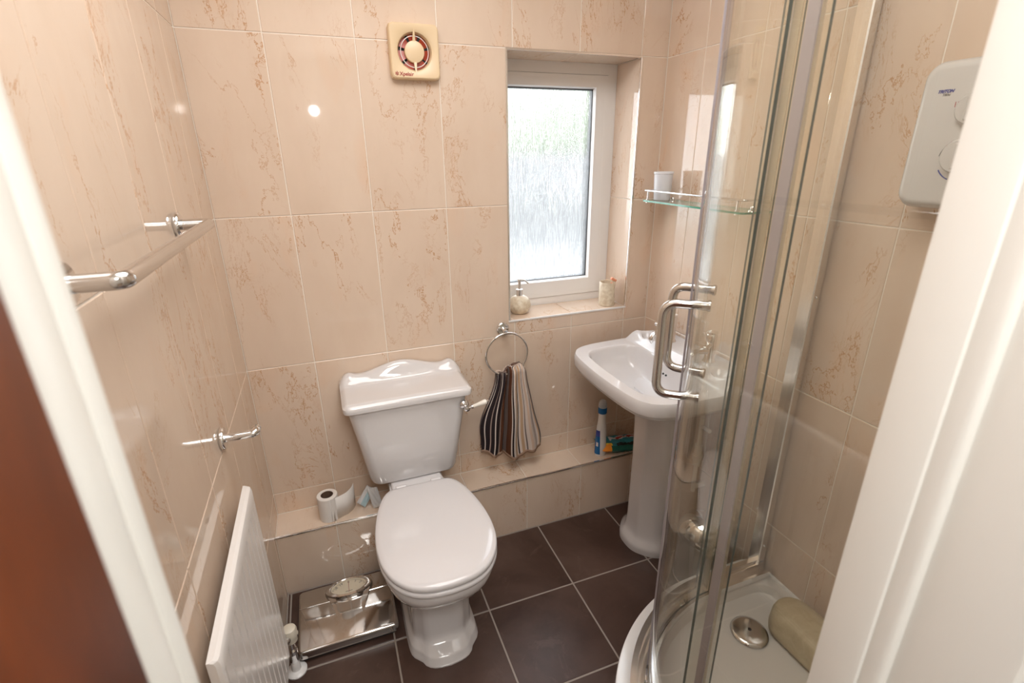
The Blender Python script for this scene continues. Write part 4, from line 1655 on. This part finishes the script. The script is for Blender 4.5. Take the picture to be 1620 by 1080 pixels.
# wall profiles
g = G()
g.box(W - .031, W - .0005, -.795, -.752, EZ0, EZ1, .003, 1)
pr = g.obj('wall_profile', ALU, en, 20)
for z in (.274, 1.144, 1.86):
    G().lathe([(.0045, .0), (.0045, -.002), (.002, -.004)], (W - .016, -.795, z), 'y', 14).obj('screw', CHROME, pr)
g = G()
g.box(CX - .505 - .022, CX - .505 + .021, D + .0005, D + .031, EZ0, EZ1, .003, 1)
g.obj('wall_profile', ALU, en, 20)


def gl_box(name, x0, x1, y0, y1, z0, z1, edge_axis, mt=GLASS):
    g = G()
    g.box(x0, x1, y0, y1, z0, z1)
    # sheet faces keep the clear glass, rims are polished edges
    fm = []
    for f in g.f:
        P = [Vector(g.v[i]) for i in f]
        n_ = (P[1] - P[0]).cross(P[2] - P[0])
        ax = max(range(3), key=lambda k: abs(n_[k]))
        fm.append(0 if ax == edge_axis else 1)
    g.m = fm
    return g.obj(name, None, en, 0, mats=[mt, EDGEG])


gl_box('fixed_panel', 1.300, W - .010, CY + .502, CY + .508, EZ0 + .012, EZ1 - .02, 1)
gl_box('fixed_panel', CX - .508, CX - .502, D + .010, -1.254, EZ0 + .012, EZ1 - .02, 0)


def arc_glass(name, a0, a1, R0, R1, z0, z1, mats, n=36):
    v, f, fm = [], [], []
    for k in range(n + 1):
        a = math.radians(a0 + (a1 - a0) * k / n)
        for R, z in ((R0, z0), (R1, z0), (R1, z1), (R0, z1)):
            v.append((CX + R * math.cos(a), CY + R * math.sin(a), z))
    for k in range(n):
        b, c = 4 * k, 4 * k + 4
        for i in range(4):
            j = (i + 1) % 4
            f.append((b + i, c + i, c + j, b + j))
            fm.append(0 if i in (1, 3) else 1)
    f += [(0, 1, 2, 3), (4 * n + 3, 4 * n + 2, 4 * n + 1, 4 * n)]
    fm += [1, 1]
    return mobj(name, v, f, None, en, 20, mats=mats, fm=fm)


GR0, GR1 = .469, .4645
dn = arc_glass('sliding_door', 135.5, 179.0, GR0, GR1, EZ0 + .014, EZ1 - .02, [GLASS, EDGEG])
df = arc_glass('sliding_door', 91.0, 134.5, GR0, GR1, EZ0 + .014, EZ1 - .02, [GLASS, EDGEG])


def arc_solid(name, a0, a1, R0, R1, z0, z1, mt, par, n=3):
    o = arc_glass(name, a0, a1, R0, R1, z0, z1, [mt, mt], n)
    o.parent = par
    return o


for dd, a0, a1 in ((dn, 135.1, 136.1), (df, 133.9, 134.9)):
    arc_solid('magnetic_seal', a0, a1, GR0 + .0045, GR1 - .0045, EZ0 + .014, EZ1 - .02, SEAL, dd)
for nm, bb, mt in (('seal_strip', (CX - .5015, CX - .499, -1.290, -1.274), SEAL), ('seal_fin', (CX - .499, CX - .476, -1.2755, -1.274), SEALB)):
    G().box(*bb, EZ0 + .014, EZ1 - .02).obj(nm, mt, en, 0)
for nm, bb, mt in (('seal_strip', (1.320, 1.336, CY + .499, CY + .5015), SEAL), ('seal_fin', (1.320, 1.3215, CY + .476, CY + .499), SEALB)):
    G().box(*bb, EZ0 + .014, EZ1 - .02).obj(nm, mt, en, 0)


def radial(a_deg, R, z):
    a = math.radians(a_deg)
    return Vector((CX + R * math.cos(a), CY + R * math.sin(a), z))


def handle(par, ang, z0, z1):
    hd = mobj('handle_holder', [], [], STEEL, par) if False else None
    g = G()
    g.tube(bend([radial(ang, GR1 - .001, z1), radial(ang, GR0 + .052, z1), radial(ang, GR0 + .052, z0), radial(ang, GR1 - .001, z0)], .030, 10), .0095, 20)
    h = g.obj('handle', STEEL, par, 50)
    for z in (z0, z1):
        g = G()
        g.tube([radial(ang, GR1 + .0005, z), radial(ang, GR1 - .026, z), radial(ang, GR1 - .0265, z), radial(ang, GR1 - .031, z), radial(ang, GR1 - .032, z)], [.0095, .0095, .0115, .0115, .010], 20)
        g.obj('handle_stud', STEEL, h, 40)


HZ = 1.0
handle(dn, 140.6, 1.042, 1.243)
handle(df, 127.0, 1.056, 1.250)
# rollers in the bottom rail
for a, dd in ((168, dn), (143, dn), (127, df), (103, df)):
    g = G()
    c = radial(a, .470, EZ0 + .014)
    g.lathe([(.0065, -.004), (.007, .0), (.0065, .006), (.004, .010)], c, 'z', 6)
    t_ = Vector((-math.sin(math.radians(a)), math.cos(math.radians(a)), 0))
    g.tube([c - t_ * .022, c + t_ * .022], .004, 8)
    g.obj('roller', CHROME, dd, 20)
